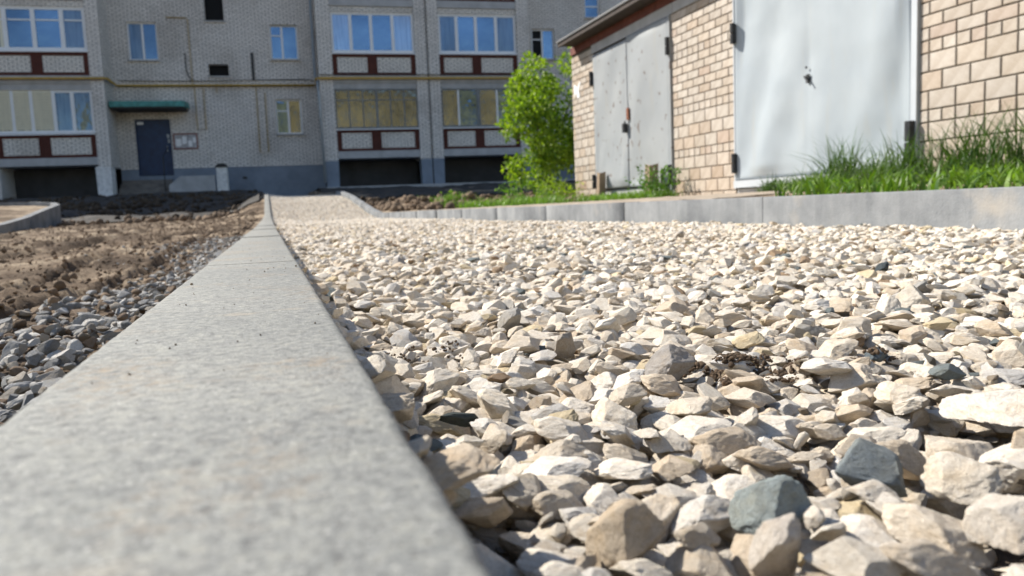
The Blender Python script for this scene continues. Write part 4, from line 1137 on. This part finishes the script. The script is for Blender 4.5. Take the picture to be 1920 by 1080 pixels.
tag(link('weed_leaves', me), 'small bright broad-leaved weeds mixed into the verge', 'weeds', kind='stuff')
xs = rng.uniform(2.1, 5.05, 16000); ys = rng.uniform(8.2, 13.6, 16000)
kp = (xs > 2.2 + (12.8 - ys) * .1 + .5 * fbm(xs * 2, ys * 1.2, 61, 2)) & (fbm(xs * 1.2, ys * 1.2, 53, 2) > -.45) & (ys > 8.6 + (xs - 4) * .2); xs, ys = xs[kp], ys[kp]
tag(blades('grass', np.c_[xs, ys, ground_z(xs, ys) - .005], rng.uniform(.05, .17, len(xs)), rng.uniform(.3, 1.1, len(xs)), gcols(len(xs), (.085, .18, .02), (.17, .29, .04)), rng.uniform(.008, .016, len(xs))), 'patch of sunlit grass before the grey garage door', 'grass', kind='stuff')

def shrub(name, label, cat, base, lobes, nleaf, lsize, c0, c1, stems, trunk_r=.03):
    root = empty(name, base); tag(root, label, cat)
    C, D, Sz = [], [], []
    tot = sum(l[3] ** 2 for l in lobes)
    for x, y, z, r in lobes:
        n = int(nleaf * r * r / tot); q = rng.normal(size=(n, 3)); q /= np.linalg.norm(q, axis=1, keepdims=True)
        rad = r * rng.uniform(.35, 1.12, n) ** .6 * np.where(rng.random(n) < .24, rng.uniform(1.05, 1.7, n), 1)
        c = np.array([x, y, z]) + q * rad[:, None] * np.array([1, 1, .9])
        C.append(c); D.append(q + rng.normal(0, .6, (n, 3)) + np.array([0, 0, -.15])); Sz.append(rng.uniform(.6, 1.3, n) * lsize)
    C, D, Sz = np.concatenate(C), np.concatenate(D), np.concatenate(Sz)
    me = leaves_mesh('crown', C, D, Sz, gcols(len(C), c0, c1), M['leaf'])
    link('crown', me, None, root)
    b = MB()
    for st in stems: b.tube(st, trunk_r, 7, trunk_r * .35)
    b.build('trunk', M['bark'], root, smooth=True)
    return root
# leafy shrub at the corner of the garages
LB = []
for _ in range(46):
    z = random.uniform(.30, 2.65); wq = .80 * math.sin(min(1, (z + .35) / 2.6) * math.pi * .62 + .35)
    LB.append((random.uniform(-.95, .95) * wq, random.uniform(-.7, .7), z, random.uniform(.16, .34)))
LB += [(-.80, -.2, 1.50, .20), (-.86, -.1, 1.32, .15), (-.72, -.2, .75, .14), (-.62, 0, 2.1, .18), (-.3, 0, 2.72, .18), (.5, 0, 2.75, .2), (-.66, -.2, .45, .1), (-.5, 0, 2.45, .15)]
stems = [[(0, 0, 0), (random.uniform(-.2, .2), random.uniform(-.2, .2), .9), (sx_, random.uniform(-.3,   .3), 2.1)] for sx_ in (-.7, -.3, .1, .5, .8)]
gzb = float(ground_z(np.array([5.55]), np.array([15.2]))[0])
shrub('leafy_shrub', 'tall sunlit bright green shrub at the far corner of the garages', 'shrub', (5.55, 15.2, gzb), LB, 8200, .10, (.09, .18, .016), (.34, .44, .045), stems)
# low weeds along the garage foot
for x, y, w_, hh, n, c0, c1, lab in (
    (4.85, 12.55, .40, .34, 520, (.17, .27, .02), (.30, .38, .04), 'yellow-green weeds at the foot of the far garage pier'),
    (4.80, 9.15, .26, .32, 520, (.05, .12, .018), (.10, .20, .03), 'dark leafy weed clump at the near hinge of the grey door'),
    (4.45, 13.3, .50, .34, 620, (.08, .17, .02), (.15, .27, .03), 'low green weeds below the tall shrub'),
    (3.2, 13.9, .14, .20, 80, (.14, .26, .02), (.22, .34, .04), 'small bright weed on the dug soil')):
    lob = [(random.uniform(-w_, w_), random.uniform(-w_, w_), random.uniform(.05, hh), random.uniform(.08, .15)) for _ in range(14)]
    shrub('weed_clump', lab, 'weeds', (x, y, float(ground_z(np.array([x]), np.array([y]))[0])), lob, n, .055, c0, c1, [[(0, 0, 0), (.03, 0, hh * .5), (.05, .02, hh)], [(0, 0, 0), (-.08, .03, hh * .6), (-.12, .05, hh * .9)]], .008)
lob = [(random.uniform(-.5, .5), random.uniform(-.6, .6), random.uniform(.02, .16), random.uniform(.08, .14)) for _ in range(12)]
shrub('weed_clump', 'green plants in the bed inside the curved kerb', 'weeds', (-4.1, 12.6, .10), lob, 420, .07, (.09, .19, .02), (.2, .32, .04), [[(0, 0, 0), (.05, 0, .1), (.05, .02, .2)]], .008)
